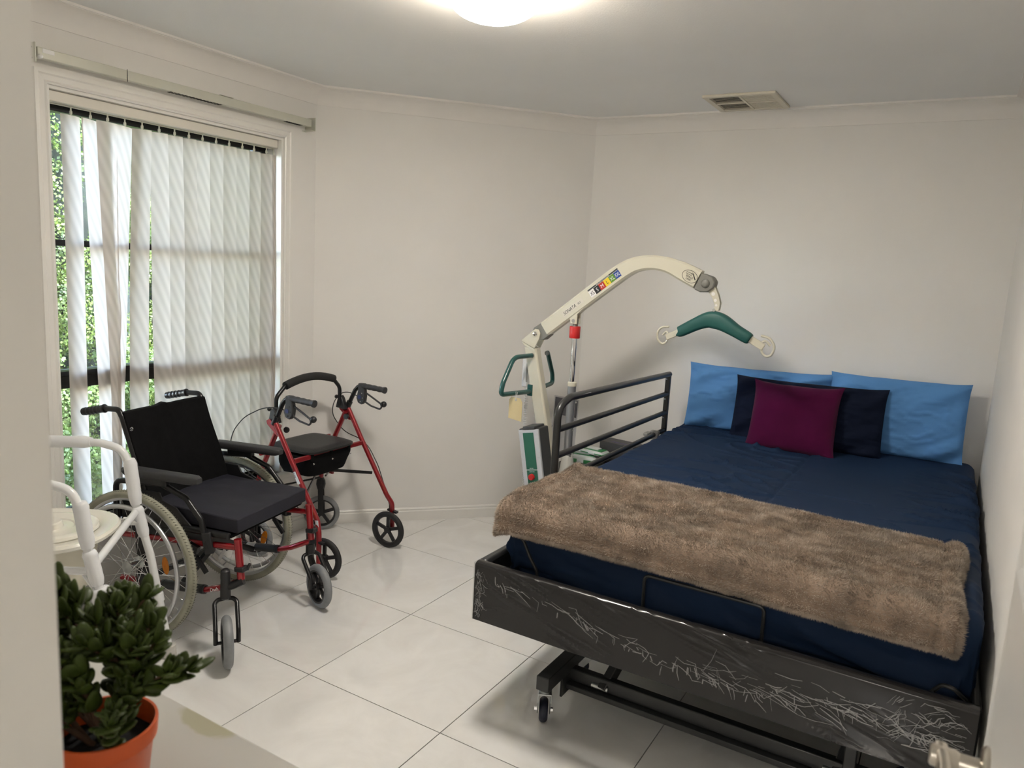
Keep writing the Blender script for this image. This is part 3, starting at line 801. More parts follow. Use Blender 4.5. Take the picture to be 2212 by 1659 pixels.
# side frames
for s in (-1, 1):
    y = .232 * s
    fr = MB()
    fr.tube([(-.12, y, .385), (.435, y, .425)], .0125, 12)
    fr.tube([(.436, y, .458), (.452, y, .302)], .0148, 14)
    fr.tube([(-.13, y, .198), (.09, y, .208), (.285, y, .226), (.35, y, .246), (.457, y, .298)], .0125, 12, bend=.05)
    sf = fr.build('side_frame', RED, wc)
    MB().tube([(.075, y, .2075), (.285, y, .226)], .0178, 14).build('sleeve', GREYSL, sf)
    mb = MB()
    for a, b in ((.086, .089), (.270, .274), (.278, .280)): mb.tube([(a, y, .2075 + (a - .075) * .088), (b, y, .2075 + (b - .075) * .088)], .0187, 14)
    mb.build('sleeve_ring', BLACKP, sf)
    if s > 0: MB().tube([(.12, y, .2115), (.165, y, .2155)], .0182, 14).build('barcode_label', PAPER, sf)
    mb = MB(); mb.box((-.045, y - .014, .17), (.012, y + .014, .43)); mb.build('axle_post', BLACKP, wc, bev=.004)
    MB().bar((.432, y, .342), (.474, y, .346), .036, .020).build('clamp', BLACKP, wc, bev=.004)
    MB().bar((.470, y - .012 * s, .338), (.478, y - .018 * s, .362), .014, .010).build('clamp_tab', BLACKP, wc, bev=.002)
    MB().tube([(-.02, y, .459), (.395, y, .462)], .0135, 14).build('seat_rail', BLACKM, wc)
    # armrest
    ya = .252 * s
    MB().tube([(-.128, ya, .40), (-.128, ya, .612), (.10, ya, .630), (.215, ya, .590), (.285, ya, .515), (.305, ya, .44), (.312, ya, .405)], .0115, 12, bend=.035).build('armrest_tube', BLACKM, wc)
    mb = MB(); P = []
    n = 18
    for k in range(n + 1):
        t = k / n; x = -.085 + .365 * t
        e = min(1, math.sin(PI * min(max(t, .0), 1)) * 5)
        w = .026 * (.55 + .45 * min(1, e)); h = .017 * (.6 + .4 * min(1, e))
        for q in range(16):
            a = 2 * PI * q / 16; cs, sn = math.cos(a), math.sin(a)
            P.append((x, ya + w * math.copysign(abs(cs) ** .45, cs), .661 + .006 * t + h * math.copysign(abs(sn) ** .45, sn)))
    mb.grid(P, 16, n + 1, closeu=True); mb.f.append(tuple(range(16))); mb.f.append(tuple(n * 16 + k for k in range(15, -1, -1)))
    mb.build('armrest_pad', GREYPAD, wc, angle=60)
    mb = MB(); mb.box((.0, ya - .012, .622), (.13, ya + .012, .648)); mb.build('pad_bracket', BLACKP, wc, bev=.003)
    # clothes guard
    poly = [(-.12, .43), (-.12, .560), (-.06, .585), (.07, .585), (.085, .555), (.15, .535), (.22, .475), (.30, .438), (.33, .415), (.30, .405), (-.06, .405)]
    MB().prism(poly, y - .004, y + .004).build('side_guard', BLACKP, wc, bev=.003)
    mb = MB(); mb.bar((.305, ya - .004 * s, .47), (.318, ya - .01 * s, .385), .030, .036); mb.build('armrest_socket', BLACKP, wc, bev=.005)
    # wheel lock
    mb = MB(); mb.bar((.19, y + .02 * s, .415), (.27, y + .02 * s, .39), .02, .03); mb.tube([(.185, y + .03 * s, .41), (.235, y + .035 * s, .345), (.275, y + .035 * s, .335)], .008, 8, bend=.02); mb.bar((.25, y + .01 * s, .36), (.30, y + .01 * s, .30), .012, .018)
    mb.build('wheel_lock', BLACKP, wc, bev=.002)
    # rear wheel
    yw = .300 * s; Rr = .300
    rim = MB().lathe([(.262, -.009), (.272, -.011), (.279, -.010), (.276, 0), (.279, .010), (.272, .011), (.262, .009), (.260, 0), (.262, -.009)], 72, 'y', (0, 0, 0), cap=False)
    rw = rim.build('rear_wheel', ALU, wc, loc=(0, yw, .300), angle=50)
    prof = [(.272, -.0125)] + [(.283 + .017 * math.sin(PI * k / 8), -math.cos(PI * k / 8) * .0165) for k in range(9)] + [(.272, .0125), (.272, -.0125)]
    ty = MB().lathe(prof, 80, 'y', cap=False).build('tyre', TYRE, rw, angle=60)
    mb = MB()
    for k in range(150):
        for q in (-1, 1):
            a = 2 * PI * (k + (.25 if q > 0 else -.25)) / 150
            Mx = Matrix.Rotation(-a, 4, 'Y') @ Matrix.Translation((.2975, q * .0078, 0)) @ Matrix.Rotation(R(28 * q), 4, 'X')
            mb.box((-.0005, -.0058, -.0008), (.0019, .0058, .0008), Mx)
    tk = mb.build('tread_block', mat('tyre_tread_dark', (.16, .155, .12), .8, var=.2), rw, smooth=False); tk['kind'] = 'stuff'
    pr2 = MB(); pr2.tube([(.246 * math.cos(2 * PI * k / 72), .036 * s, .246 * math.sin(2 * PI * k / 72)) for k in range(72)], .0092, 10, closed=True); pr2.build('push_rim', ALU, rw)
    for k in range(6):
        a = 2 * PI * k / 6 + .2
        MB().tube([(.262 * math.cos(a), .010 * s, .262 * math.sin(a)), (.247 * math.cos(a), .034 * s, .247 * math.sin(a))], .004, 6).build('rim_stud', ALU, rw)
    MB().lathe([(.0001, -.034), (.011, -.034), (.024, -.032), (.024, -.028), (.013, -.022), (.013, .022), (.024, .028), (.024, .032), (.017, .034), (.012, .040), (.0001, .040)], 24, 'y').build('hub', ZINC, rw)
    me = None
    for k in range(32):
        a = 2 * PI * k / 32; sg = 1 if k % 2 else -1; lead = R(62) * (1 if (k // 2) % 2 else -1)
        p = Vector((.022 * math.cos(a + lead), .030 * sg, .022 * math.sin(a + lead))); q = Vector((.264 * math.cos(a), 0, .264 * math.sin(a)))
        if me is None:
            me = MB().tube([(0, 0, 0), (1, 0, 0)], .00105, 5).mesh('spoke'); me.materials.append(CHROME)
        o = bpy.data.objects.new('spoke', me); COL.objects.link(o); o.parent = rw
        d = q - p; o.location = p; o.rotation_mode = 'QUATERNION'; o.rotation_quaternion = d.to_track_quat('X', 'Z'); o.scale = (d.length, 1, 1)
    ra = R(10) if s < 0 else R(-25)
    mb = MB(); mb.ball((0, 0, 0), 1, 16, 10, (.016, .005, .036)); mb.xf(Matrix.Translation((.165 * math.cos(ra), .006 * s, .165 * math.sin(ra))) @ Matrix.Rotation(R(-8 if s < 0 else 18), 4, 'Y')).build('reflector', AMBER, rw)
# cross brace
for a, b in (((.15, -.20, .215), (.15, .20, .44)), ((.17, .20, .215), (.17, -.20, .44))):
    MB().bar(a, b, .018, .026).build('cross_brace', BLACKM, wc, bev=.002)
for a, b in (((.10, -.20, .42), (.16, -.02, .33)), ((.10, .20, .42), (.16, .02, .33))):
    MB().bar(a, b, .012, .020).build('link_arm', BLACKM, wc, bev=.002)
MB().box((-.03, -.20, .195), (-.012, .20, .215)).build('axle_brace', BLACKM, wc, bev=.002)
MB().prism([(.185, .25), (.215, .30), (.205, .31), (.175, .26)], -.03, -.029).build('serial_sticker', PAPER, wc, smooth=False)
# casters
for s, stem, cont, ang in ((-1, (.404, -.262), (.470, -.334), R(-46)), (1, (.434, .252), (.502, .222), R(-28))):
    y = .232 * s
    mb = MB(); mb.lathe([(.0135, -.045), (.0195, -.040), (.019, .0), (.0175, .03), (.0185, .045), (.017, .068), (.010, .075), (.0001, .076)], 20, 'z', (stem[0], stem[1], .270))
    ch = mb.build('caster_housing', BLACKP, wc)
    MB().tube([(stem[0], stem[1], .272), (.43, (stem[1] + y) / 2, .280), (.462, y, .298)], .016, 12).build('housing_arm', BLACKM, ch)
    cwh, Mx = spoked_caster(wc, Vector((cont[0], cont[1], .098)), ang, .098, .034, TYREG, 6, 'caster_wheel', .036, .015, .074, .012)
    d = Vector((math.cos(ang), math.sin(ang), 0)); nrm = Vector((-d.y, d.x, 0))
    for q in (-1, 1):
        mb = MB()
        top = Vector((stem[0], stem[1], .228)); w = nrm * .040 * q
        ax = Vector((cont[0], cont[1], .098))
        mb.tube([top, top + w * .7 + Vector((0, 0, -.004)), top + w + (ax - top) * .10, ax + w + Vector((0, 0, .04)), ax + w + Vector((0, 0, -.004))], .0085, 10, bend=.02, flat=1.0)
        mb.build('fork_blade', BLACKM, ch)
    mb = MB(); mb.tube([Vector((cont[0], cont[1], .098)) - nrm * .046, Vector((cont[0], cont[1], .098)) + nrm * .046], .0065, 10); mb.build('axle_bolt', BLACKM, ch)
# lettering on the lower tube of the near side
Mx = frame_mat((.318, -.2462, .2345), (1, 0, .36), (0, 0, 1))
text('Dash', 'lettering', PAPER, wc, Mx, .020, shear=.1)

# ------------------------------------------------------------------ rollator (x backwards, y left)
ro = thing('rollator', 'red four-wheeled rollator walker with padded black seat and brake handles', 'walker', (.0245, -.911, 0), R(2.24))
for s in (-1, 1):
    y = .262 * s; yi = .240 * s
    leg = MB().tube([(.0, y + .020 * s, .088), (-.004, y + .018 * s, .235), (-.03, y, .285), (-.205, y, .555), (-.310, y, .725)], .0130, 12, bend=.05, flat=1.0).build('rear_leg', REDR, ro)
    text('INTENTION', 'lettering', mat('orange_print', (.55, .08, .01), .5, var=.05), leg, frame_mat((-.028, y - .0135, .300), (-.53, 0, .85), (.85, 0, .53)), .011)
    if s < 0:
        MB().box((-.032, -.009, -.0009), (.032, .009, 0), frame_mat((-.155, y - .0136, .475), (.53, 0, -.85), (.85, 0, .53))).build('warning_label', PAPER, leg, smooth=False)
        text('THIS FRAME', 'lettering', INK, leg, frame_mat((-.184, y - .0150, .515), (.53, 0, -.85), (.85, 0, .53)), .0095, sx=.9)
        MB().box((-.032, -.009, -.0009), (.032, .009, 0), frame_mat((-.016, y - .0175, .262), (.12, 0, -.99), (.99, 0, .12))).build('barcode_label', PAPER, leg, smooth=False)
    MB().tube([(-.305, yi, .705), (-.405, yi, .50), (-.470, yi, .345), (-.474, yi, .300)], .0130, 12, bend=.04).build('front_leg', REDR, ro)
    MB().bar((-.474, yi, .352), (-.385, yi, .348), .014, .022).build('front_stub', REDR, ro, bev=.002)
    # hinge plate and knob where handle, leg and backrest meet
    mb = MB(); mb.prism([(-.350, .735), (-.372, .722), (-.366, .705), (-.300, .655), (-.280, .655), (-.278, .672)], yi + .018 * s, yi + .021 * s); mb.build('hinge_plate', REDR, ro, bev=.002)
    MB().lathe([(.0001, -.004), (.006, -.004), (.006, .004), (.0001, .004)], 10, 'y', (-.290, yi + .022 * s, .668)).build('bolt', BLACKM, ro)
    mb = MB(); mb.lathe([(.0001, 0), (.014, 0), (.016, .006), (.012, .016), (.0001, .018)], 14, 'y', (-.280, yi - (.016 + .016 * (s > 0)) * s, .682)); mb.build('lock_knob', BLACKP, ro)
    mb = MB(); mb.prism([(-.366, .720), (-.352, .775), (-.335, .790), (-.322, .775), (-.300, .715)], yi - .014, yi + .014); mb.build('backrest_socket', BLACKP, ro, bev=.004)
    MB().ball((-.372, yi, .776), .011, 10, 6).build('socket_button', BLACKP, ro)
    # handle
    ht = MB().tube([(-.312, y, .722), (-.262, y, .822), (-.238, y, .848), (-.190, y, .852)], .0115, 12, bend=.03).build('handle_tube', BLACKM, ro)
    MB().tube([(-.318, y, .712), (-.296, y, .756)], .016, 12).build('handle_collar', BLACKP, ht)
    mb = MB(); pts = []; rr = []
    for k in range(17):
        t = k / 16; pts.append((-.208 + .150 * t, y, .8535 - .006 * t)); rr.append(.0150 + .0012 * math.sin(k * 1.7) + (.002 if k > 14 else 0))
    mb.tube(pts, rr, 14); mb.build('grip', GREYPAD, ht)
    mb = MB(); mb.prism([(-.232, .866), (-.196, .868), (-.192, .85), (-.186, .80), (-.190, .770), (-.208, .752), (-.232, .760), (-.243, .785), (-.232, .83)], y - .013, y + .013)
    bh = mb.build('brake_housing', GREYPAD, ht, bev=.004)
    mb = MB(); mb.lathe([(.0001, 0), (.011, 0), (.011, .0012), (.0001, .0012)], 16, 'y', (-.220, y - .0150, .792)); mb.build('round_badge', INKB, bh)
    for bx, bz in ((-.203, .815), (-.198, .790), (-.212, .770)):
        MB().lathe([(.0001, -.0155), (.0035, -.0155), (.0035, -.0125), (.0001, -.012)], 8, 'y', (bx, y, bz)).build('rivet', CHROME, bh)
    mb = MB(); mb.tube([(-.196, y, .822), (-.150, y, .802), (-.085, y, .772), (-.078, y, .755), (-.092, y, .742), (-.150, y, .752), (-.190, y, .768), (-.196, y, .790)], .0050, 8, bend=.015); mb.build('brake_lever', GREYPAD, bh)
    MB().ball((-.066, y, .772), .0165, 14, 9).build('lever_ball', BLACKP, bh)
    # brake cable
    if s < 0: pts = [(-.236, y, .790), (-.30, y - .012, .800), (-.377, y - .02, .786), (-.488, y - .03, .728), (-.563, y - .03, .650), (-.590, y - .03, .575), (-.575, y - .02, .500), (-.45, y, .42), (-.25, y, .38), (-.08, y, .28), (-.02, y, .22)]
    else: pts = [(-.236, y, .790), (-.30, y + .005, .806), (-.36, y + .01, .798), (-.427, y + .02, .740), (-.442, y + .02, .665), (-.366, y + .03, .575), (-.20, y + .03, .545), (-.113, y + .03, .420), (-.060, y + .03, .300), (-.028, y + .025, .225)]
    MB().tube(pts, .0026, 6, bend=.25).build('brake_cable', BLACKP, ro)
    mb = MB(); mb.tube([(-.022, y + .02 * s, .235), (-.018, y + .02 * s, .185)], .0045, 8); mb.bar((-.03, y + .02 * s, .198), (.03, y + .02 * s, .190), .02, .010); mb.build('brake_shoe', BLACKP, ro)
    # wheels
    spoked_caster(ro, Vector((0, y + .045 * s * 0 - .018 * s, .100)), R(4), .100, .026, TYREK, 5, 'rear_wheel', .026, .016, .080, .017)
    fw, Mx = spoked_caster(ro, Vector((-.462, yi - .004, .100)), R(35 if s > 0 else 12), .100, .026, TYREG if s > 0 else TYREG, 5, 'front_wheel', .026, .016, .078, .017)
    d = Vector((math.cos(R(35 if s > 0 else 12)), math.sin(R(35 if s > 0 else 12)), 0)); nrm = Vector((-d.y, d.x, 0))
    fk = None
    for q in (-1, 1):
        w = nrm * .026 * q; ax = Vector((-.462, yi - .004, .100)); top = Vector((-.474, yi, .268))
        mb = MB(); mb.bar(top + w * .75, ax + w + Vector((0, 0, -.012)), .006, .030, up=d); fk = mb.build('fork_blade', BLACKP, ro, bev=.002)
    MB().lathe([(.020, .235), (.026, .262), (.024, .285), (.014, .302)], 16, 'z', (-.474, yi, 0)).build('fork_crown', BLACKP, ro)
# seat, rails and bag
nx, ny = 18, 16; P = []
for layer in (0, 1):
    for i in range(ny):
        for j in range(nx):
            u = 2 * j / (nx - 1) - 1; v = 2 * i / (ny - 1) - 1
            k = (abs(u) ** 6 + abs(v) ** 6) ** (1 / 6) if (u or v) else 1
            m_ = max(abs(u), abs(v)); sc_ = m_ / k if k else 1
            uu, vv = u * sc_, v * sc_
            e = 1 - m_
            x = -.315 + .152 * uu; y = .003 + .172 * vv
            z = (.571 + .012 * (1 - (1 - min(1, e * 4)) ** 2) ** .5) if layer else (.558 if e > 0 else .560)
            P.append((x, y, z))
st = MB(); st.grid(P[:nx * ny], nx, ny); st.grid(P[nx * ny:], nx, ny); skirtf(st, nx, ny, nx * ny); st.build('seat', mat('black_vinyl', (.014, .014, .015), .45, bump=.6, bscale=160, var=.15), ro, angle=50)
for x in (-.195, -.425):
    MB().bar((x, -.252, .546), (x, .252, .546), .014, .024).build('seat_rail', REDR, ro, bev=.003)
P = []; nu = 40; nv = 8
for i in range(nv):
    t = i / (nv - 1)
    for j in range(nu):
        a = 2 * PI * j / nu; cs, sn = math.cos(a), math.sin(a)
        sq = .28
        x = -.300 + (.115 - .022 * t ** 2) * math.copysign(abs(cs) ** sq, cs); y = .003 + (.170 - .03 * t ** 2) * math.copysign(abs(sn) ** sq, sn)
        z = .548 - .105 * t + .012 * noise.noise(Vector((x * 9, y * 9, 4))) * t - .010 * math.cos(y * 9) * t
        x += .010 * noise.noise(Vector((y * 14, z * 16, 0))) * (.3 + t); y += .012 * noise.noise(Vector((x * 14, z * 16, 5)))
        P.append((x, y, z))
bg_ = MB(); bg_.grid(P, nu, nv, closeu=True); bg_.f.append(tuple((nv - 1) * nu + k for k in range(nu)))
bag = bg_.build('basket_bag', BLACKF, ro, angle=60)
for yy in (-.135, .0, .135):
    MB().box((-.205, yy - .010, .520), (-.184, yy + .010, .561)).build('strap', BLACKF, bag, bev=.003)
    MB().lathe([(.0001, 0), (.006, 0), (.004, .003), (.0001, .0035)], 10, 'x', (-.186, yy + .01, .508)).build('snap_button', CHROME, bag)
for s in (-1, 1):
    MB().bar((-.120, .248 * s, .392), (-.255, .03 * s, .432), .006, .016).build('folding_brace', BLACKM, ro, bev=.001)
    MB().tube([(-.40, .236 * s, .365), (-.24, .02 * s, .405)], .005, 8).build('folding_strut', BLACKM, ro)
bt = MB().tube([(-.338, -.228, .735), (-.340, -.228, .835), (-.338, -.170, .888), (-.334, 0, .918), (-.338, .170, .888), (-.340, .228, .835), (-.338, .228, .735)], .0105, 12, bend=.05).build('backrest_tube', BLACKM, ro)
pts = [(-.335, -.172 + .344 * k / 16, .8875 + .0285 * math.sin(PI * k / 16) ** .9) for k in range(17)]
MB().tube(pts, .0205, 16).build('backrest_foam', mat('black_foam', (.012, .012, .0125), .7, bump=.3, bscale=300, var=.15), bt)

# ------------------------------------------------------------------ shower commode chair (x forward, y left; near frame at y = -.42)
co = thing('commode_chair', 'white over-toilet commode chair with lidded seat, its tubes wrapped in foam', 'commode', (.099, -2.021, 0), R(34))
WP = [(-.003, .028), (-.065, .404), (-.111, .581), (-.127, .715), (-.152, .806), (-.235, .826), (-.52, .822)]
for s, yy, dx in (('far', 0, 0), ('near', -.42, .035)):
    def Q(k): return (WP[k][0] + dx, yy, WP[k][1] - (.022 if dx else 0) * (WP[k][1] > .6))
    pts = [Q(k) for k in range(7)] + [(-.60 + dx, yy, .72), (-.625 + dx, yy, .02)]
    fr = MB().tube(pts, .0142, 14, bend=.085).build('side_frame', WHITEMETAL, co)
    MB().lathe([(.0215, 0), (.0225, .003), (.021, .045), (.0205, .052), (.0155, .053)], 20, 'z', (0 + dx, yy, 0)).build('rubber_foot', RUBBERW, co)
    MB().lathe([(.0215, 0), (.0225, .003), (.021, .045), (.0155, .053)], 20, 'z', (-.626 + dx, yy, 0)).build('rubber_foot', RUBBERW, co)
    MB().tube([(-.035 + dx, yy, .228), (-.040 + dx, yy, .258)], .0172, 14).build('height_collar', WHITEMETAL, co)
    # packing foam sleeves
    def sleeve(a, b, r, ry=1.0):
        a = Vector(a); b = Vector(b); n = 18; pts = []; rr = []
        for k in range(n):
            t = k / (n - 1); p = a + (b - a) * t
            pts.append(p + Vector((0, 0, 0))); rr.append(r * (.93 + .10 * noise.noise(Vector((t * 6, r * 50, a.x * 9)))) * (.80 + .20 * min(1, min(t, 1 - t) * 9)))
        MB().tube(pts, rr, 16).build('foam_sleeve', FOAM, co, angle=70)
    sh_ = -.022 if dx else 0
    if s == 'far': sleeve((-.49, yy, .8225), (-.262, yy, .8265), .0235)
    sleeve((-.132 + dx, yy, .770 + sh_), (-.112 + dx, yy, .600), .024)
    sleeve((-.110 + dx, yy, .590), (-.086 + dx, yy, .480), .0235 if dx else .022)
    if s == 'near': sleeve((-.080 + dx, yy, .470), (-.068 + dx, yy, .400), .030)
# seat supports
MB().tube([(-.110, -.012, .574), (-.062, -.405, .545)], .0125, 12).build('front_crossbar', WHITEMETAL, co)
MB().tube([(-.58, -.012, .55), (-.56, -.405, .545)], .0125, 12).build('rear_crossbar', WHITEMETAL, co)
sr = MB().tube([(-.065, -.412, .520), (-.57, -.412, .520)], .0125, 12).build('side_rail', WHITEMETAL, co)
MB().tube([(-.095, -.008, .535), (-.57, -.008, .535)], .0125, 12).build('side_rail', WHITEMETAL, co)
MB().tube([(-.105, -.405, .512), (-.060, -.40, .43)], .006, 8).build('stay', WHITEMETAL, co)
MB().tube([(-.15, -.02, .552), (-.098, -.004, .545)], .005, 8).build('stay', WHITEMETAL, co)
# seat plate (superellipse ring, lathe-like loft)
cx, cy = -.318, -.205
def oval(rx, ry, z, n=56, p=2.5):
    out = []
    for k in range(n):
        a = 2 * PI * k / n; cs, sn = math.cos(a), math.sin(a)
        out.append((cx + rx * math.copysign(abs(cs) ** (2 / p), cs), cy + ry * math.copysign(abs(sn) ** (2 / p), sn), z))
    return out
def loft(rings, m, name, cap=True):
    mb = MB(); P = []
    for r in rings: P += r
    n = len(rings[0]); mb.grid(P, n, len(rings), closeu=True)
    if cap: mb.f.append(tuple(range(n))); mb.f.append(tuple((len(rings) - 1) * n + k for k in range(n)))
    return mb.build(name, m, co, angle=35)
loft([oval(.205, .192, .556), oval(.213, .200, .562), oval(.214, .201, .572), oval(.208, .195, .580), oval(.165, .155, .577), oval(.150, .140, .566), oval(.149, .139, .558)], SEATPL, 'seat_plate', cap=False)
LR = [(.153, .140, .569), (.158, .145, .575), (.155, .142, .584), (.140, .127, .588), (.128, .116, .586), (.085, .080, .584), (.080, .075, .580), (.060, .056, .579), (.050, .047, .581), (.047, .044, .598), (.043, .040, .602), (.010, .010, .602)]
lid = loft([oval(a, b, z, p=2.1) for a, b, z in LR], SEATPL, 'lid')
bk2 = loft([oval(.150, .138, .562, p=2.2), oval(.148, .136, .50, p=2.2), oval(.135, .124, .40, p=2.2), oval(.125, .115, .375, p=2.2), oval(.01, .01, .374, p=2)], BUCKET, 'bucket')
MB().box((-.345, -.4256, .508), (-.195, -.4250, .532)).build('maker_label', PAPER, co, smooth=False)
text('aspire', 'lettering', INKB, co, frame_mat((-.335, -.4262, .521), (1, 0, 0), (0, 0, 1)), .030)
MB().box((-.345, -.4256, .494), (-.190, -.4250, .503)).build('maker_label', PAPER, co, smooth=False)
text('COMMODE SHOWERS', 'lettering', INK, co, frame_mat((-.342, -.4262, .4985), (1, 0, 0), (0, 0, 1)), .0095)

# ------------------------------------------------------------------ patient hoist (x along the boom, y across)
ho = thing('patient_hoist', 'cream mobile patient hoist with curved boom and green handles between bed and angled wall', 'hoist', (.678, -.25, 0))
ms = MB()
def lean(z): return -.084 + (1.135 - z) * .243
ms.add([(lean(z) + dx, y, z) for z in (.12, 1.120) for dx, y in ((-.034, -.028), (.038, -.028), (.038, .028), (-.034, .028))], [(0, 3, 2, 1), (4, 5, 6, 7), (0, 1, 5, 4), (1, 2, 6, 5), (2, 3, 7, 6), (3, 0, 4, 7)])
mast = ms.build('mast', HOIST, ho, bev=.010)
hp = [(-.128, 1.150), (-.046, 1.116), (-.022, 1.168), (-.018, 1.198), (-.028, 1.216), (-.048, 1.218), (-.062, 1.206)]
for q in (-1, 1):
    MB().prism(hp, .031 * q - .003, .031 * q + .003).build('head_plate', HOIST, ho, bev=.002)
    MB().lathe([(.0001, .034 * q), (.013, .034 * q), (.013, .037 * q), (.009, .043 * q), (.0001, .045 * q)], 14, 'y', (-.046, 0, 1.193)).build('pivot_bolt', CHROME, ho)
MB().prism([(-.125, 1.147), (-.046, 1.113), (-.040, 1.095), (-.115, 1.130)], -.030, .030).build('head_web', HOIST, ho, bev=.002)
MB().prism([(-.068, 1.198), (-.062, 1.222), (-.022, 1.250), (.020, 1.196), (.034, 1.196), (-.001, 1.165), (-.024, 1.162)], -.027, .027).build('hinge_block', HGREY, ho, bev=.004)
# boom: swept box section
cl_ = [(-.004, 1.218, .078), (.19, 1.3735, .080), (.36, 1.5085, .082), (.415, 1.547, .078), (.465, 1.571, .072), (.525, 1.5835, .068), (.58, 1.583, .068), (.635, 1.573, .072), (.70, 1.549, .084), (.772, 1.518, .088)]
def catmull(C, n=5):
    out = []
    for i in range(len(C) - 1):
        p0, p1, p2, p3 = C[max(i - 1, 0)], C[i], C[i + 1], C[min(i + 2, len(C) - 1)]
        for k in range(n):
            t = k / n
            out.append(tuple(.5 * (2 * b + (c - a) * t + (2 * a - 5 * b + 4 * c - d) * t * t + (3 * b - a - 3 * c + d) * t ** 3) for a, b, c, d in zip(p0, p1, p2, p3)))
    out.append(tuple(C[-1])); return out
cl_ = cl_[:3] + catmull(cl_[2:], 4)[1:]
P = []
for k, (x, z, w) in enumerate(cl_):
    a = cl_[max(k - 1, 0)]; b = cl_[min(k + 1, len(cl_) - 1)]
    d = Vector((b[0] - a[0], b[1] - a[1])).normalized(); n = Vector((-d.y, d.x))
    r = .009; hw = w / 2; hy = .026
    for yy, h in ((-hy + r, -hw), (hy - r, -hw), (hy, -hw + r), (hy, hw - r), (hy - r, hw), (-hy + r, hw), (-hy, hw - r), (-hy, -hw + r)):
        P.append((x + n.x * h, yy, z + n.y * h))
mb = MB(); mb.grid(P, 8, len(cl_), closeu=True); mb.f.append(tuple(range(8))); mb.f.append(tuple((len(cl_) - 1) * 8 + k for k in range(8)))
boom = mb.build('boom', HOIST, ho, angle=35)
# boom graphics
bd = Vector((.17, 0, .135)).normalized()
def strip(x0, z0, L_, h, off, m, nm, yy=-.0264):
    o_ = Vector((x0, yy, z0)); n_ = Vector((-bd.z, 0, bd.x))
    v = [o_ + n_ * off, o_ + bd * L_ + n_ * off, o_ + bd * L_ + n_ * (off + h), o_ + n_ * (off + h)]
    v2 = [p + Vector((0, .0006, 0)) for p in v]
    return MB().add([*v, *v2], [(0, 1, 2, 3), (4, 7, 6, 5), (0, 4, 5, 1), (1, 5, 6, 2), (2, 6, 7, 3), (3, 7, 4, 0)]).build(nm, m, boom, smooth=False)
sx0, sz0 = .2545, 1.3985
LL = .1895; cwid = LL / 6
cols = [('XS', (.80, .78, .76), INK), ('S', (.012, .012, .012), PAPER), ('M', (.45, .025, .015), PAPER), ('L', (.80, .58, .02), INK), ('XL', (.10, .25, .02), PAPER), ('XXL', (.01, .05, .28), PAPER)]
for k, (t_, c_, tc_) in enumerate(cols):
    p = Vector((sx0, 0, sz0)) + bd * cwid * k
    strip(p.x, p.z, cwid, .034, 0, mat('size_colour_%s' % t_, c_, .45, var=.02), 'size_square')
    n_ = Vector((-bd.z, 0, bd.x)); cpt = p + bd * cwid / 2 + n_ * .016
    text(t_, 'lettering', tc_, boom, frame_mat((cpt.x, -.0268, cpt.z), bd, n_), .026, align='CENTER', sx=(.78 if len(t_) == 2 else .58 if len(t_) == 3 else .9))
strip(sx0, sz0, LL, .007, .036, mat('strip_grey', (.03, .035, .04), .5, var=.02), 'title_strip')
p = Vector((sx0, 0, sz0)) + bd * (LL / 2) + Vector((-bd.z, 0, bd.x)) * .0395
text('SLING SIZE COLOUR GUIDE', 'lettering', PAPER, boom, frame_mat((p.x, -.0268, p.z), bd, (-bd.z, 0, bd.x)), .0065, align='CENTER')
p = Vector((.109, 0, 1.292)); strip(.109, 1.291, .135, .026, -.001, mat('sticker_cream', (.64, .60, .52), .4, var=.02), 'name_sticker')
q_ = p + bd * .006 + Vector((-bd.z, 0, bd.x)) * .012
text('SONATA', 'lettering', INK, boom, frame_mat((q_.x, -.0268, q_.z), bd, (-bd.z, 0, bd.x)), .0235, shear=.25, sx=.86)
q_ = p + bd * .100 + Vector((-bd.z, 0, bd.x)) * .011
text('ELS', 'lettering', INK, boom, frame_mat((q_.x, -.0268, q_.z), bd, (-bd.z, 0, bd.x)), .0125, shear=.25)
be = Vector((.072, 0, -.031)).normalized(); bn = Vector((-be.z, 0, be.x))
cpt = Vector((.737, -.0268, 1.530))
rg = MB(); rg.tube([cpt + be * .038 * math.cos(2 * PI * k / 36) + bn * .027 * math.sin(2 * PI * k / 36) for k in range(36)], .0009, 5, closed=True); rg.build('oval_mark', INK, boom)
a = cpt - be * .024 + bn * .014; b_ = cpt + be * .006 + bn * .016
MB().tube([a, b_], .0008, 5).tube([a - bn * .007, b_ - bn * .009], .0008, 5).tube([b_ + be * .004 * math.cos(k * PI / 6) + bn * (.004 * math.sin(k * PI / 6)) for k in range(12)], .0008, 5, closed=True).tube([b_ + be * .004, cpt + be * .030 - bn * .004], .0022, 5).build('lever_drawing', INK, boom)['kind'] = 'stuff'
text('SPACE', 'lettering', INK, boom, frame_mat(cpt - bn * .003 + be * .000, be, bn), .0125, align='CENTER')
text('LINK', 'lettering', INK, boom, frame_mat(cpt - bn * .014 + be * .000, be, bn), .0125, align='CENTER')
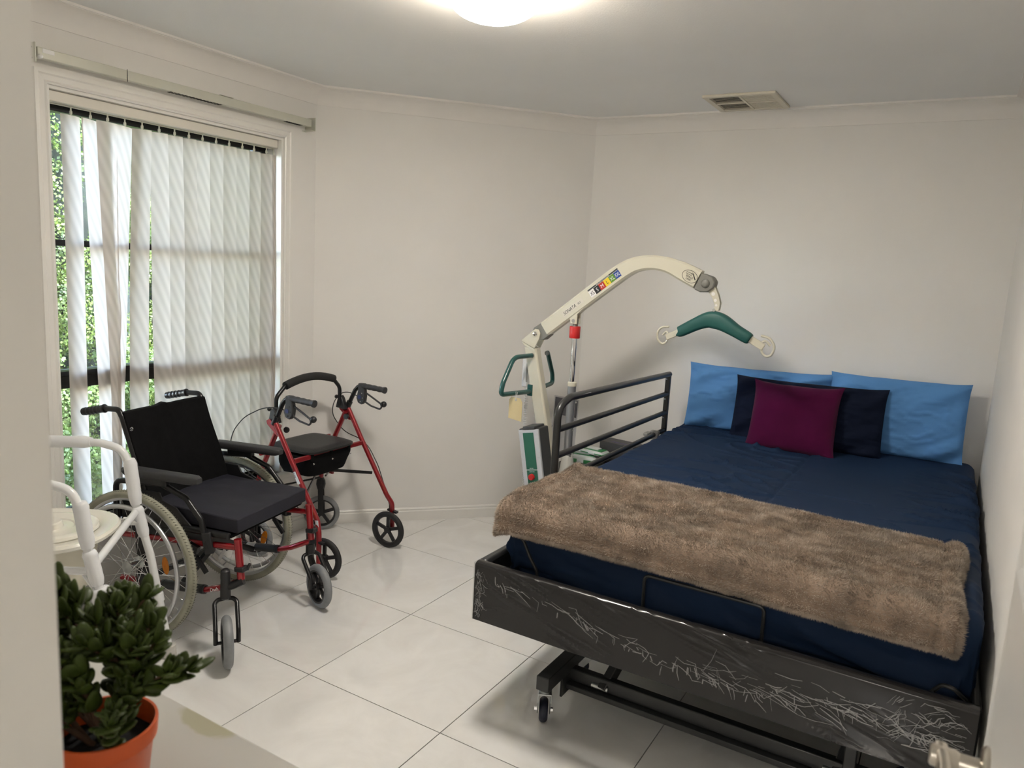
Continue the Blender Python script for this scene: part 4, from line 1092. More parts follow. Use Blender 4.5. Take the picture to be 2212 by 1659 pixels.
# boom end, link and spreader bar
mb = MB(); mb.prism([(.790, 1.548), (.760, 1.474), (.790, 1.462), (.825, 1.464), (.850, 1.484), (.856, 1.512), (.840, 1.534)], -.029, .029); mb.build('boom_end_cap', HGREY, ho, bev=.006)
MB().lathe([(.0001, -.040), (.012, -.039), (.019, -.034), (.021, -.028)], 20, 'y', (.812, 0, 1.503)).build('end_boss', HGREY, ho)
for yy in (-.012, .012):
    bm = bmesh.new()
    outer = [(.822, 1.470), (.853, 1.492), (.872, 1.455), (.884, 1.418), (.880, 1.385), (.853, 1.380), (.861, 1.405), (.846, 1.440)]
    mb = MB().prism(outer, yy - .002, yy + .002); lk = mb.build('link_plate', HOIST, ho, bev=.0012)
for hx, hz_, hr in ((.849, 1.458, .0085), (.861, 1.430, .007), (.867, 1.408, .0055)):
    MB().lathe([(.0001, -.0148), (hr, -.0148), (hr, -.0140), (.0001, -.0138)], 14, 'y', (hx, 0, hz_)).build('link_hole', CORNP, ho)
MB().lathe([(.0001, -.02), (.007, -.02), (.007, .02), (.0001, .02)], 10, 'y', (.860, 0, 1.386)).build('link_bolt', CHROME, ho)
P = []
sp = [(.702, 1.272, .022, .020), (.712, 1.276, .026, .026), (.78, 1.315, .030, .030), (.83, 1.338, .036, .032), (.867, 1.340, .040, .033), (.905, 1.330, .037, .032), (.96, 1.302, .029, .030), (1.018, 1.274, .026, .026), (1.030, 1.268, .021, .020)]
sp = catmull(sp, 4)
for k, (x, z, h, t_) in enumerate(sp):
    a = sp[max(k - 1, 0)]; b = sp[min(k + 1, len(sp) - 1)]; d = Vector((b[0] - a[0], b[1] - a[1])).normalized(); n = Vector((-d.y, d.x))
    for q in range(16):
        an = 2 * PI * q / 16; cs, sn = math.cos(an), math.sin(an)
        hh = h * math.copysign(abs(sn) ** .6, sn); yy = t_ * math.copysign(abs(cs) ** .6, cs)
        P.append((x + n.x * hh, yy, z + n.y * hh))
mb = MB(); mb.grid(P, 16, len(sp), closeu=True); mb.f.append(tuple(range(16))); mb.f.append(tuple((len(sp) - 1) * 16 + k for k in range(16)))
spb = mb.build('spreader_bar', GREEN, ho, angle=50)
MB().bar((.705, 0, 1.272), (.642, 0, 1.240), .014, .028).build('spreader_arm', HOIST, spb, bev=.003)
MB().bar((1.025, 0, 1.272), (1.092, 0, 1.238), .014, .032).build('spreader_arm', HOIST, spb, bev=.003)
MB().tube([(.655, -.010, 1.292), (.618, -.010, 1.288), (.600, -.010, 1.262), (.600, -.005, 1.225), (.626, 0, 1.204), (.648, 0, 1.220), (.650, 0, 1.258), (.638, .004, 1.268), (.622, .006, 1.250)], .0052, 10, bend=.045).build('sling_hook', HOIST, spb)
MB().tube([(1.078, -.010, 1.290), (1.115, -.010, 1.284), (1.142, -.008, 1.248), (1.128, -.004, 1.206), (1.104, 0, 1.198), (1.084, 0, 1.215), (1.082, 0, 1.262), (1.098, .004, 1.268), (1.118, .006, 1.248)], .0058, 10, bend=.045).build('sling_hook', HOIST, spb)
# actuator
MB().prism([(.105, 1.292), (.206, 1.366), (.214, 1.345), (.180, 1.312), (.180, 1.262), (.145, 1.262), (.138, 1.292)], -.022, -.016).prism([(.105, 1.292), (.206, 1.366), (.214, 1.345), (.180, 1.312), (.180, 1.262), (.145, 1.262), (.138, 1.292)], .016, .022).prism([(.107, 1.292), (.206, 1.364), (.200, 1.352), (.116, 1.290)], -.016, .016).build('actuator_bracket', HOIST, ho, bev=.002)
MB().lathe([(.0001, -.026), (.009, -.026), (.009, .026), (.0001, .026)], 12, 'y', (.162, 0, 1.278)).build('bracket_bolt', CHROME, ho)
MB().lathe([(.013, 1.245), (.013, 1.285)], 14, 'z', (.163, 0, 0)).build('rod_end', HGREY, ho)
MB().lathe([(.0262, 1.189), (.0275, 1.192), (.0275, 1.246), (.0262, 1.249)], 28, 'z', (.163, 0, 0)).build('emergency_collar', REDC, ho)
MB().lathe([(.0135, .94), (.0135, 1.192)], 22, 'z', (.164, 0, 0)).build('piston_rod', CHROME, ho)
MB().lathe([(.0215, .58), (.0215, .952)], 24, 'z', (.168, 0, 0)).build('actuator_tube', SILVERG, ho)
MB().lathe([(.0235, .944), (.0235, .962), (.020, .966)], 24, 'z', (.168, 0, 0)).build('tube_cap', HOIST, ho)
MB().lathe([(.024, .582), (.029, .575), (.046, .44), (.046, .36)], 24, 'z', (.170, 0, 0)).build('actuator_base', mat('pale_grey_plastic', (.50, .50, .47), .45, var=.02), ho)
MB().box((.125, -.045, .10), (.215, .045, .37)).build('motor_housing', HGREY, ho, bev=.01)
# battery box, leaning with the mast
Bx = Matrix.Translation((.038, -.085, .55)) @ Matrix.Rotation(R(-11), 4, 'Y')
bb = MB().box((-.060, -.050, -.205), (.060, .050, .170), Bx).build('battery_box', mat('box_dark_grey', (.05, .052, .054), .5, var=.05), ho, bev=.006)
MB().box((-.058, -.060, -.205), (.058, -.045, .165), Bx).build('box_face', mat('box_light_grey', (.52, .53, .55), .4, var=.03), bb, bev=.003)
MB().box((-.032, -.0625, -.040), (.030, -.0600, .150), Bx).build('green_panel', GREENL, bb, bev=.001)
MB().box((-.032, -.0625, -.165), (.030, -.0600, -.044), Bx).build('control_panel', GREENL, bb, bev=.001)
MB().box((-.036, -.0630, -.0435), (.034, -.0600, -.0415), Bx).build('panel_line', PAPER, bb, smooth=False)
MB().box((-.030, -.062, .166), (.040, .045, .182), Bx).build('carry_handle', mat('box_dark_grey', (.05, .052, .054)), bb, bev=.004)
MB().lathe([(.014, 0), (.0165, -.002), (.0165, -.012), (.013, -.017), (.0001, -.018)], 20, 'y', Mx=Bx @ Matrix.Translation((-.004, -.062, -.078))).build('stop_button', REDC, bb)
for a, b in ((-.0468, .14), (-.0468, .02), (-.0468, -.10), (-.0468, -.17), (.0452, .14), (.0452, .02), (.0452, -.10), (.0452, -.17)):
    MB().lathe([(.0001, -.0606), (.0038, -.0606), (.0038, -.059)], 8, 'y', Mx=Bx @ Matrix.Translation((a, 0, b))).build('screw', ZINC, bb)
def bt_(t_, x, z, s_):
    p = Bx @ Vector((x, -.0631, z)); text(t_, 'lettering', PAPER, bb, frame_mat(p, Bx.to_3x3() @ Vector((1, 0, 0)), Bx.to_3x3() @ Vector((0, 0, 1))), s_, align='CENTER')
bt_('BATTERY', -.001, -.034, .0055); bt_('AUDIO LINE', -.001, -.052, .0055); bt_('EMERGENCY', 0, -.120, .005); bt_('CHARGE', 0, -.150, .0055)
for x in (-.014, .0, .014): MB().ball(Bx @ Vector((x, -.0630, -.108 if x else -.135)), .0017, 8, 5).build('indicator', PAPER, bb)
# handles
for s in (-1, 1):
    h = MB().tube([(-.060, .030 * s, .888), (-.088, .278 * s, .897), (-.086, .262 * s, .955), (-.080, .180 * s, 1.078), (-.060, (.035 if s < 0 else .140) * s, 1.078)], .0125, 14, bend=.075).build('handlebar', GREENT, ho)
    e = .03 if s < 0 else .135
    MB().lathe([(.0128, 0), (.012, .003), (.0001, .004)], 14, 'y', (-.059, e * s - (.004 if s > 0 else -.0), 1.078)).build('end_plug', HGREY, h)
    MB().box((-.075, .028 * s - .006, .865), (-.045, .028 * s + .006, .925)).build('handle_bracket', GREENT, h, bev=.003)
# pendant control with tag and coiled lead
pd = thing('hand_control', 'white pendant hand control hanging behind the hoist mast on a coiled lead', 'remote control', (.562, -.235, .90))
MB().box((-.018, -.012, .0), (.020, .012, .165)).build('casing', mat('pendant_white', (.66, .66, .65), .4, var=.02), pd, bev=.008)
MB().box((.010, -.0145, .03), (.020, -.012, .13)).build('keypad', HGREY, pd, bev=.002)
MB().tube([(.0, 0, .165), (.004, 0, .185), (.03, .0, .185)], .004, 8, bend=.01).build('hanging_hook', HGREY, pd)
pts = []
for k in range(64 * 8):
    t = k / (64 * 8); a = k * 2 * PI / 8
    cx_ = .012 + .030 * t ** 2 + .025 * t; z = -.02 - .60 * t
    pts.append((cx_ + .0085 * math.cos(a), -.05 * t + .0085 * math.sin(a), z))
MB().tube([(.0, 0, .0), (.005, 0, -.012)] + pts, .0022, 5).build('coiled_lead', mat('lead_white', (.62, .62, .62), .45, var=.02), pd)
tg = thing('service_tag', 'blank buff cardboard tag hanging under the left green hoist handle', 'tag', (.617, -.42, .872), R(-5))
mb = MB(); mb.prism([(-.040, -.110), (.042, -.118), (.042, -.020), (.030, 0), (-.028, .002), (-.040, -.014)], -.0006, .0006); mb.build('card', MANILA, tg, smooth=False)
MB().lathe([(.007, -.0012), (.007, .0012), (.003, .0014), (.003, -.0014), (.007, -.0012)], 12, 'y', (.002, 0, -.010), cap=False).build('reinforcement_ring', mat('ring_grey', (.4, .4, .42), .6, var=.03), tg)
MB().tube([(.002, -.001, -.010), (.0, .0, .010), (-.004, .004, .030), (.006, .004, .030), (.002, .001, -.010)], .0011, 5).build('string', PAPER, tg)
dsv = thing('document_sleeve', 'clear plastic document sleeve with papers hanging behind the hoist mast', 'folder', (.70, -.13, .56))
MB().box((-.02, -.002, .0), (.125, .002, .30), Matrix.Rotation(R(2), 4, 'Y')).build('sleeve', glass_mat('clear_sleeve', (.88, .89, .92)), dsv, smooth=False)
MB().box((-.015, -.0012, .20), (.118, .0012, .292), Matrix.Rotation(R(2), 4, 'Y')).build('sheet_of_paper', mat('blueish_paper', (.38, .38, .42), .6, var=.1), dsv, smooth=False)
# base and legs under the bed
MB().box((.04, -.20, .075), (.22, .20, .125)).build('base', HOIST, ho, bev=.008)
for s in (-1, 1):
    MB().box((.06, .18 * s - .02, .075), (.90, .18 * s + .02, .115)).build('base_leg', HOIST, ho, bev=.006)
    for x in (.10, .86):
        cw_, _ = spoked_caster(ho, Vector((x, .18 * s, .036)), 0, .036, .028, TYREG, 5, 'castor', .024, .008, .028, .008)

# ------------------------------------------------------------------ bedside drawers and the things on them
bs = thing('bedside_drawers', 'low dark plastic drawer unit between hoist and bed head, mostly hidden', 'drawers', (.83, .235, 0))
MB().box((-.20, -.15, .03), (.20, .15, .44)).build('body', HDGREY, bs, bev=.008)
for k in range(2):
    d_ = MB().box((-.185, -.158, .05 + k * .19), (.185, -.150, .225 + k * .19)).build('drawer', CARDG, bs, bev=.004)
    MB().box((-.04, -.168, .14 + k * .19), (.04, -.158, .155 + k * .19)).build('handle', HGREY, d_, bev=.002)
WG = mat('wipes_green', (.035, .25, .08), .3, coat=.4, var=.1, vscale=30); WW = mat('wipes_white', (.72, .76, .74), .3, coat=.4, bump=.4, bscale=30, var=.04)
def wipes(loc, rz, label, L_=.20, W_=.10, Hh=.055):
    t = thing('wipes_pack', label, 'wipes', loc, rz, 'soft packs of wipes beside the bed')
    P = []; nu, nv = 24, 14
    for i in range(nv):
        v = i / (nv - 1) * 2 - 1
        for j in range(nu):
            a = 2 * PI * j / nu; e = (1 - abs(v) ** 5); e = max(e, .0)
            w = W_ / 2 * (.86 + .14 * e); h = Hh / 2 * (.06 + .94 * e ** .5)
            cs, sn = math.cos(a), math.sin(a)
            P.append((v * L_ / 2, w * math.copysign(abs(cs) ** .5, cs), Hh / 2 + h * math.copysign(abs(sn) ** .6, sn) + .002 * noise.noise(Vector((v * 9, a * 2, L_)))))
    mb = MB(); mb.grid(P, nu, nv, closeu=True); mb.f.append(tuple(range(nu))); mb.f.append(tuple((nv - 1) * nu + k for k in range(nu)))
    mb.build('pouch', WW, t, angle=60)
    MB().box((-L_ * .42, -W_ * .34, Hh - .002), (L_ * .42, W_ * .34, Hh + .0008)).build('green_print', WG, t, bev=.001)
    MB().box((-L_ * .20, -W_ * .22, Hh), (L_ * .26, W_ * .20, Hh + .009)).build('lid', WW, t, bev=.003)
    for k in (-1, 1): MB().box((-L_ * .32 + .09 * (k > 0), -W_ * .505, .010), (-L_ * .32 + .05 + .09 * (k > 0), -W_ * .498, Hh * .55)).build('green_print', WG, t, bev=.001)
    MB().box((-L_ / 2 - .012, -W_ * .42, Hh * .45), (-L_ / 2 + .004, W_ * .42, Hh * .53)).build('end_seal', WG, t)
    MB().box((L_ / 2 - .004, -W_ * .42, Hh * .45), (L_ / 2 + .012, W_ * .42, Hh * .53)).build('end_seal', WG, t)
wipes((.745, .155, .440), R(6), 'lower green and white pack of wipes on the bedside drawers, behind the hoist piston')
wipes((.80, .18, .498), R(-6), 'upper green and white pack of wipes, lying on top of the other pack', .17, .10, .028)
gb = thing('tissue_box', 'dark grey carton with a purple line on the lid, beside the wipes', 'box', (.925, .29, .440), R(-8))
MB().box((-.11, -.06, 0), (.11, .06, .125)).build('carton', CARDG, gb, bev=.003)
MB().prism([(-.06, 0), (-.01, .004), (.05, 0), (.05, .005), (-.01, .009), (-.06, .005)], -.06, -.0602).xf(Matrix.Identity(4)).build('printed_line', mat('purple_print', (.10, .06, .22), .5, var=.05), gb, smooth=False)
MB().box((-.05, -.030, .1250), (.05, -.022, .1256)).build('printed_line', mat('purple_print', (.10, .06, .22)), gb, smooth=False)

# ------------------------------------------------------------------ bed
bed = thing('adjustable_bed', 'black steel adjustable nursing bed on castors with film-wrapped footboard', 'bed', (1.955, -.58, 0))
OX, OY = 1.955, -.58
def BB(a, b): return (a[0] - OX, a[1] - OY, a[2]), (b[0] - OX, b[1] - OY, b[2])
def bbox(name, a, b, m=BEDM, bev=.004, parent=None): return MB().box(*BB(a, b)).build(name, m, parent or bed, bev=bev)
def bt(pts): return [(p[0] - OX, p[1] - OY, p[2]) for p in pts]
# footboard: padded panel
fbp = MB().box(*BB((1.226, -1.668, .362), (2.652, -1.632, .556))).build('footboard', WRAPPED, bed, bev=.014)
# stretch film shell around the footboard
nx, nz = 420, 60; P = []
prof_ = []
for k in range(nz):
    t = k / (nz - 1)
    if t < .72: prof_.append((-1.6715, .360 + .188 * (t / .72)))
    else:
        a = (t - .72) / .28; prof_.append((-1.650 - .0215 * math.cos(a * PI * .9), .548 + .0135 * math.sin(a * PI * .9)))
for k in range(nz):
    y, z = prof_[k]
    for j in range(nx):
        x = 1.2225 + 1.433 * j / (nx - 1)
        pk = max(0, noise.noise(Vector((x * 3.1, z * 6, 11))) + .12) * (1.3 - .5 * (x - 1.24))
        nn_ = .009 * pk * max(0, 1 - abs(noise.noise(Vector((x * 5 + z * 6, z * 46 + x * 12, 0)))) * 5) ** 2 + .0004 * noise.noise(Vector((x * 3, z * 12, 5)))
        P.append((x - OX, y - OY - abs(nn_) - .0006, z))
fm = MB(); fm.grid(P, nx, nz); film = fm.build('stretch_film', mat('tight_film_over_board', (.016, .015, .015), .22, spec=.35, coat=.25, var=.04, vscale=3), fbp, angle=80)
MB().box(*BB((1.2195, -1.674, .360), (1.2235, -1.628, .560))).build('film_end', FILM, fbp)
# bunched film: creased ribbons along the band where the film overlaps itself
rng = random.Random(5); mb = MB()
def ribbon(mb, p, q, w, bow):
    p = Vector(p); q = Vector(q); d = q - p; n = Vector((-d.z, 0, d.x)).normalized(); N = 6
    v = []
    for i in range(N + 1):
        t = i / N; c = p + d * t + n * bow * math.sin(PI * t); ww = w * (.25 + math.sin(PI * t) * .75)
        v += [c + n * ww, c + Vector((0, -.0025, 0)), c - n * ww]
    f = []
    for i in range(N):
        a = i * 3; f += [(a, a + 1, a + 4, a + 3), (a + 1, a + 2, a + 5, a + 4)]
    mb.add(v, f)
def band(x):                      # height of the overlap band along the footboard
    t = (x - 1.24) / 1.4
    return .512 - .055 * min(1, t * 3.2) + .020 * math.sin(t * 9) - .012 * t
def crease(x, z, segs, step, w, amin, amax, xmax=2.650):
    pts = [Vector((x - OX, -1.6742 - OY, z))]; a = rng.uniform(amin, amax)
    for i in range(segs):
        p = pts[-1] + Vector((math.cos(a), 0, math.sin(a))) * step * rng.uniform(.5, 1.3)
        if not (.372 < p.z < .545) or not (1.228 < p.x + OX < xmax): break
        p.y = -1.6742 - OY - rng.uniform(0, .0012); pts.append(p); a += rng.gauss(0, .25) if rng.random() < .8 else rng.choice([-1.2, 1.2])
    if len(pts) > 1:
        n = len(pts); mb.tube(pts, [w * (.4 + .6 * math.sin(PI * (i + .5) / n)) for i in range(n)], 5, flat=.4, flatup=(0, -1, 0))
for k in range(64):              # long wandering creases along the overlap
    x = 1.24 + 1.38 * rng.random() ** .8
    crease(x, band(x) + rng.gauss(0, .007 + .012 * (x - 1.24)), rng.randint(2, 4), .024, rng.uniform(.0007, .0018), -.5, .1)
for k in range(60):              # short kinks crossing it
    x = 1.26 + 1.36 * rng.random()
    crease(x, band(x) + rng.gauss(-.004, .010), rng.randint(1, 2), .015, rng.uniform(.0010, .0024), -1.8, -.8)
for k in range(60):              # fine drawn lines in the tangled part on the right
    x = rng.uniform(1.95, 2.62)
    crease(x, band(x) + rng.gauss(.008, .018), rng.randint(1, 3), .035, rng.uniform(.0005, .0014), -.3, .05)
for k in range(140):              # crumpled corners
    if k % 2: crease(rng.uniform(2.45, 2.62), rng.uniform(.41, .54), rng.randint(2, 5), .012, rng.uniform(.0004, .0016), -.5, 1.3)
    else: crease(rng.uniform(1.229, 1.262), rng.uniform(.375, .54), rng.randint(2, 4), .009, rng.uniform(.0004, .0015), -2.4, -.6, 1.285)
cr = mb.build('film_crease', CREASE, fbp, smooth=False); cr['kind'] = 'stuff'
# side panels and deck
bbox('side_panel', (1.208, -1.632, .380), (1.244, -.95, .556), BEDM, .012)
bbox('side_panel', (1.214, -.95, .430), (1.240, .44, .530), BEDM, .008)
bbox('side_panel', (2.642, -1.632, .400), (2.664, .44, .540), BEDM, .006)
bbox('deck', (1.262, -1.56, .462), (2.64, .455, .488), BEDM, .004)
bbox('headboard', (1.25, .455, .36), (2.65, .485, .70), BEDM, .01)
# mattress retainers: bent rod at the foot, corner wires
MB().tube(bt([(1.777, -1.572, .49), (1.775, -1.578, .632), (2.130, -1.578, .632), (2.132, -1.572, .49)]), .0055, 8, bend=.02).build('mattress_retainer', BEDM, bed)
MB().tube(bt([(1.236, -1.40, .60), (1.236, -1.52, .66), (1.262, -1.570, .665), (1.345, -1.575, .640), (1.375, -1.575, .585), (1.405, -1.578, .545), (1.408, -1.575, .49)]), .0055, 8, bend=.03).build('mattress_retainer', BEDM, bed)
MB().tube(bt([(2.50, -1.585, .50), (2.535, -1.585, .505), (2.575, -1.585, .560), (2.60, -1.590, .560), (2.64, -1.575, .525), (2.655, -1.50, .520), (2.655, -1.42, .50)]), .0055, 8, bend=.02).build('mattress_retainer', BEDM, bed)
# cot side on the left
XS = 1.205
rail = MB().tube(bt([(XS, -1.102, .50), (XS, -1.102, 1.002), (XS, -1.00, 1.030), (XS, .19, 1.006)]), .0150, 14, bend=.09)
rail_o = rail.build('side_rail', BEDM, bed)
for z0, z1 in ((.912, .902), (.806, .800), (.700, .702)):
    MB().tube(bt([(XS, -1.095, z0), (XS, .175, z1)]), .0125, 12).build('rail_bar', BEDM, bed)
MB().box(*BB((XS - .013, .165, .46), (XS + .013, .190, 1.008))).build('rail_post', BEDM, bed, bev=.004)
for yy, z in ((-.945, 1.018), (-.955, .902), (-.965, .797), (.150, 1.0), (.150, .893), (.150, .792)):
    MB().lathe([(.0001, -.006), (.004, -.006), (.004, 0)], 8, 'z', (XS - OX, yy - OY, z - .0135)).build('rail_screw', ZINC, bed)
MB().box(*BB((XS - .012, -.93, 1.030), (XS + .014, -.835, 1.033)), ).build('barcode_label', PAPER, bed, smooth=False)
cp = MB().box(*BB((XS - .022, .02, .675), (XS + .022, .055, .722))).build('rail_clamp', mat('clamp_grey', (.28, .28, .27), .5, var=.03), bed, bev=.006)
MB().box(*BB((XS - .04, -.03, .70), (XS - .015, .03, .715))).build('clamp_lever', mat('clamp_grey', (.28, .28, .27)), cp, bev=.004)
# under-frame
CTREAD = mat('castor_tread_blue', (.018, .022, .045), .45, var=.08)
def castor(par, sx, sy, tx, ty, ztop):
    MB().lathe([(.020, ztop - .014), (.022, ztop - .002), (.022, ztop)], 16, 'z', (sx - OX, sy - OY, 0)).build('swivel_race', ZINC, par)
    ang = math.atan2(ty, tx); c0 = Vector((sx + tx - OX, sy + ty - OY, .042))
    wv, _ = spoked_caster(bed, c0, ang, .042, .026, CTREAD, 5, 'castor_wheel', .030, .012, .027, .012)
    d = Vector((math.cos(ang), math.sin(ang), 0)); n_ = Vector((-d.y, d.x, 0)); F_ = Matrix.Identity(4)
    for i in range(3): F_[i][0] = d[i]; F_[i][1] = n_[i]; F_[i][3] = c0[i]
    h = ztop - .042 - .012; L_ = math.hypot(tx, ty)
    for q in (-1, 1):
        mb = MB(); mb.prism([(-L_ - .028, h), (.022 - L_ * .3, h), (.030 - L_ * .2, h - .025), (.013, -.006), (.004, -.013), (-.010, -.010), (-L_ - .030, h - .030)], .021 * q - .0015, .021 * q + .0015); mb.xf(F_)
        mb.build('castor_cheek', ZINC, wv, bev=.001)
    mb = MB(); mb.box((-L_ - .030, -.0225, h - .004), (.022 - L_ * .3, .0225, h + .002)); mb.xf(F_); mb.build('castor_crown', ZINC, wv, bev=.002)
    for q in (-1, 1):
        mb = MB(); mb.lathe([(.0001, .032 * q), (.008, .032 * q), (.008, .022 * q), (.0001, .022 * q)], 6, 'y').xf(F_); mb.build('axle_nut', CHROME, wv)
for yb in (-1.447, -.02):
    cbm = bbox('cross_beam', (1.482, yb - .028, .105), (2.64, yb + .028, .125), BEDM, .003)
    MB().box(*BB((1.482, yb - .004, .125), (2.64, yb + .028, .172))).build('beam_flange', BEDM, cbm, bev=.004)
    for xe, sg in ((1.479, 1), (2.60, -1)):
        eb = bbox('end_bar', (xe - .023, yb - .183, .165), (xe + .023, yb + .300, .215), BEDM, .003)
        MB().box(*BB((xe - .004 + .012 * sg, yb - .062, .090), (xe + .004 + .012 * sg, yb + .062, .200))).build('bracket_plate', BEDM, eb, bev=.001)
        castor(eb, xe - .004, yb - .150, -.030, .058, .165)
        castor(eb, xe - .010, yb + .262, -.055, -.018, .165)
for x in (1.62, 2.36):
    MB().bar((x - OX, -1.452 - OY, .130), (x + .075 - OX, -1.10 - OY, .44), .030, .042).build('lift_arm', BEDM, bed, bev=.003)
    MB().lathe([(.0001, -.03), (.010, -.03), (.010, .03), (.0001, .03)], 12, 'x', (x - .01 - OX, -1.452 - OY, .140)).build('pivot_bolt', ZINC, bed)
    MB().bar((x - OX, -.02 - OY, .150), (x + .05 - OX, -.35 - OY, .44), .030, .042).build('lift_arm', BEDM, bed, bev=.003)
bbox('deck_beam', (1.50, -1.15, .42), (2.60, -1.11, .462), BEDM, .004)
bbox('lift_post', (2.372, -1.470, .150), (2.405, -1.435, .46), BEDM, .003)

# ------------------------------------------------------------------ mattress with navy fitted sheet
mt = thing('mattress', 'thick mattress in a creased navy fitted sheet on the black bed', 'mattress', (1.955, -.55, .488))
bm = bmesh.new(); bmesh.ops.create_cube(bm, size=1)
hx, hy, hz2 = .695, .995, .122
mb = MB(); NX, NY, NZ_ = 170, 230, 26
def rb(u, v, w):                      # rounded box mapping of a cube point (-1..1)
    p = Vector((u * hx, v * hy, w * hz2)); r = .045
    q = Vector((max(-hx + r, min(hx - r, p.x)), max(-hy + r, min(hy - r, p.y)), max(-hz2 + r, min(hz2 - r, p.z))))
    d = p - q
    n = d.normalized() if d.length > 1e-6 else Vector((0, 0, 1 if w > 0 else -1))
    c = q + n * r if d.length > 1e-6 else p
    # wrinkles
    top = max(0, n.z); side = 1 - top; low = max(0, -w * .5 + .5)
    h = top * .0025 * noise.noise(Vector((c.x * 3, c.y * 3, 0)))
    ridge = lambda x: max(0, 1 - abs(x)) ** 2
    h -= top * (.0075 * ridge((c.x - .02) / .014) + .0065 * ridge((c.y + .10 + .02 * c.x) / .014) * (c.x < .35))
    f1 = noise.noise(Vector((c.x * 3.2 + c.y * 4.5, c.y * 1.6 - c.x * 1.2, 3))); f2 = noise.noise(Vector((c.x * 1.5 - c.y * 5.5, c.x * 2.2 + c.y, 8)))
    h += top * (.028 * ridge(f1 * 10) + .024 * ridge(f2 * 11)) * max(0, noise.noise(Vector((c.x * 2.1, c.y * 2.1, 9))) + .25)
    if n.y < -.2 or n.x < -.2 or n.x > .2:
        side = side * (.35 if n.x > .2 else 1)
        s_ = c.x * max(0, -n.y) + c.y * abs(n.x)
        k1 = noise.noise(Vector((s_ * 2.6 + 3, c.z * 9, 1))); k2 = noise.noise(Vector((s_ * 6 + c.z * 16, c.z * 17 + 5, 2))); k3 = noise.noise(Vector((s_ * 1.2, 7, 7)))
        h += side * (.022 * k1 + .012 * k2) * (.15 + 1.5 * low)
        h += side * .013 * math.sin(c.z * 46 + 9 * s_ + 7 * k3) * low ** 1.2 * (.5 + k3)
        h += side * .010 * ridge(noise.noise(Vector((s_ * 4 + c.z * 9, c.z * 7 - s_, 12))) * 6) * (.2 + low)
    return c + n * h + Vector((0, 0, hz2))
def face(fn, a, b):
    P = [rb(*fn(i / (a - 1) * 2 - 1, j / (b - 1) * 2 - 1)) for j in range(b) for i in range(a)]
    mb.grid(P, a, b)
face(lambda s, t: (s, t, 1), NX, NY); face(lambda s, t: (s, -1, t), NX, NZ_); face(lambda s, t: (s, 1, t), NX, NZ_)
face(lambda s, t: (-1, s, t), NY, NZ_); face(lambda s, t: (1, s, t), NY, NZ_); face(lambda s, t: (s, t, -1), NX, NY)
bm.free()
mb.build('fitted_sheet', NAVY, mt, angle=180)

# ------------------------------------------------------------------ pillows
def pillow(name, label, cat, loc, rx, rz, w, h, t, m, seed, pw=2.6, ear=.018, wr=.006, ry=0, group=None, pinch=.03):
    th = thing(name, label, cat, loc, 0, group, rot=(rx, ry, rz))
    n = 44; mb = MB()
    for side in (-1, 1):
        P = []
        for i in range(n):
            for j in range(n):
                u = 2 * j / (n - 1) - 1; v = 2 * i / (n - 1) - 1
                e = max(0, (1 - abs(u) ** pw)) ** .5 * max(0, (1 - abs(v) ** pw)) ** .5
                pin = 1 - pinch * .5 * (1 - v * v) * abs(u) ** 3; pin2 = 1 - pinch * (1 - u * u) * abs(v) ** 3 + .012 * noise.noise(Vector((u * 3 + seed, v * .6, 3))) * abs(v)
                x = u * w / 2 * pin + ear * u * abs(u * v) ** 6; z = v * h / 2 * pin2 + ear * v * abs(u * v) ** 6
                f = noise.noise(Vector((u * 1.6 + seed, v * 1.6, seed))) * .22
                crease = noise.noise(Vector((u * 4 + v * 2 + seed, v * 3.5 - u * 1.5, seed * 2)))
                c2 = max(0, 1 - abs(crease) * 8) ** 2
                rad = math.exp(-((abs(u) - 1) ** 2 + (abs(v) - 1) ** 2) * 3)
                y = side * (t / 2 * e ** .85 * (1 + f) + .002) 
                y += side * e ** .4 * wr * (c2 * 1.0 - .3 + 1.6 * rad * math.sin((u * 9 - v * 9) * (1 if u * v < 0 else -1) + seed))
                P.append((x, y, z + h / 2))
        mb.grid(P, n, n, flip=side > 0)
    o = mb.build('cover', m, th, angle=180)
    return th
pillow('pillow', 'light blue pillow at the left end of the bed head', 'pillow', (1.640, .320, .722), R(-11), R(2), .735, .352, .150, LBLUE, 1.3, pw=3.4, ear=.006, wr=.020, ry=R(-1.2), pinch=.035, group='light blue pillows at the bed head')
pillow('pillow', 'light blue pillow at the right end of the bed head by the right wall', 'pillow', (2.290, .338, .725), R(-8), R(2), .600, .375, .12, LBLUE, 7.7, pw=3.4, ear=.006, wr=.013, ry=R(-.5), pinch=.02, group='light blue pillows at the bed head')
pillow('pillow', 'dark navy pillow leaning between the blue pillows and the plum cushion', 'pillow', (1.908, .185, .722), R(-18), R(3), .700, .330, .14, NAVYP, 4.1, pw=3.2, ear=.008, wr=.016, ry=R(-.6), pinch=.02)
pillow('cushion', 'small plum velvet scatter cushion in front of the navy pillow', 'cushion', (1.875, .020, .722), R(-27), R(3), .395, .350, .12, PLUM, 2.2, pw=2.4, ear=.012, wr=.0015, ry=R(-.5), pinch=.05)

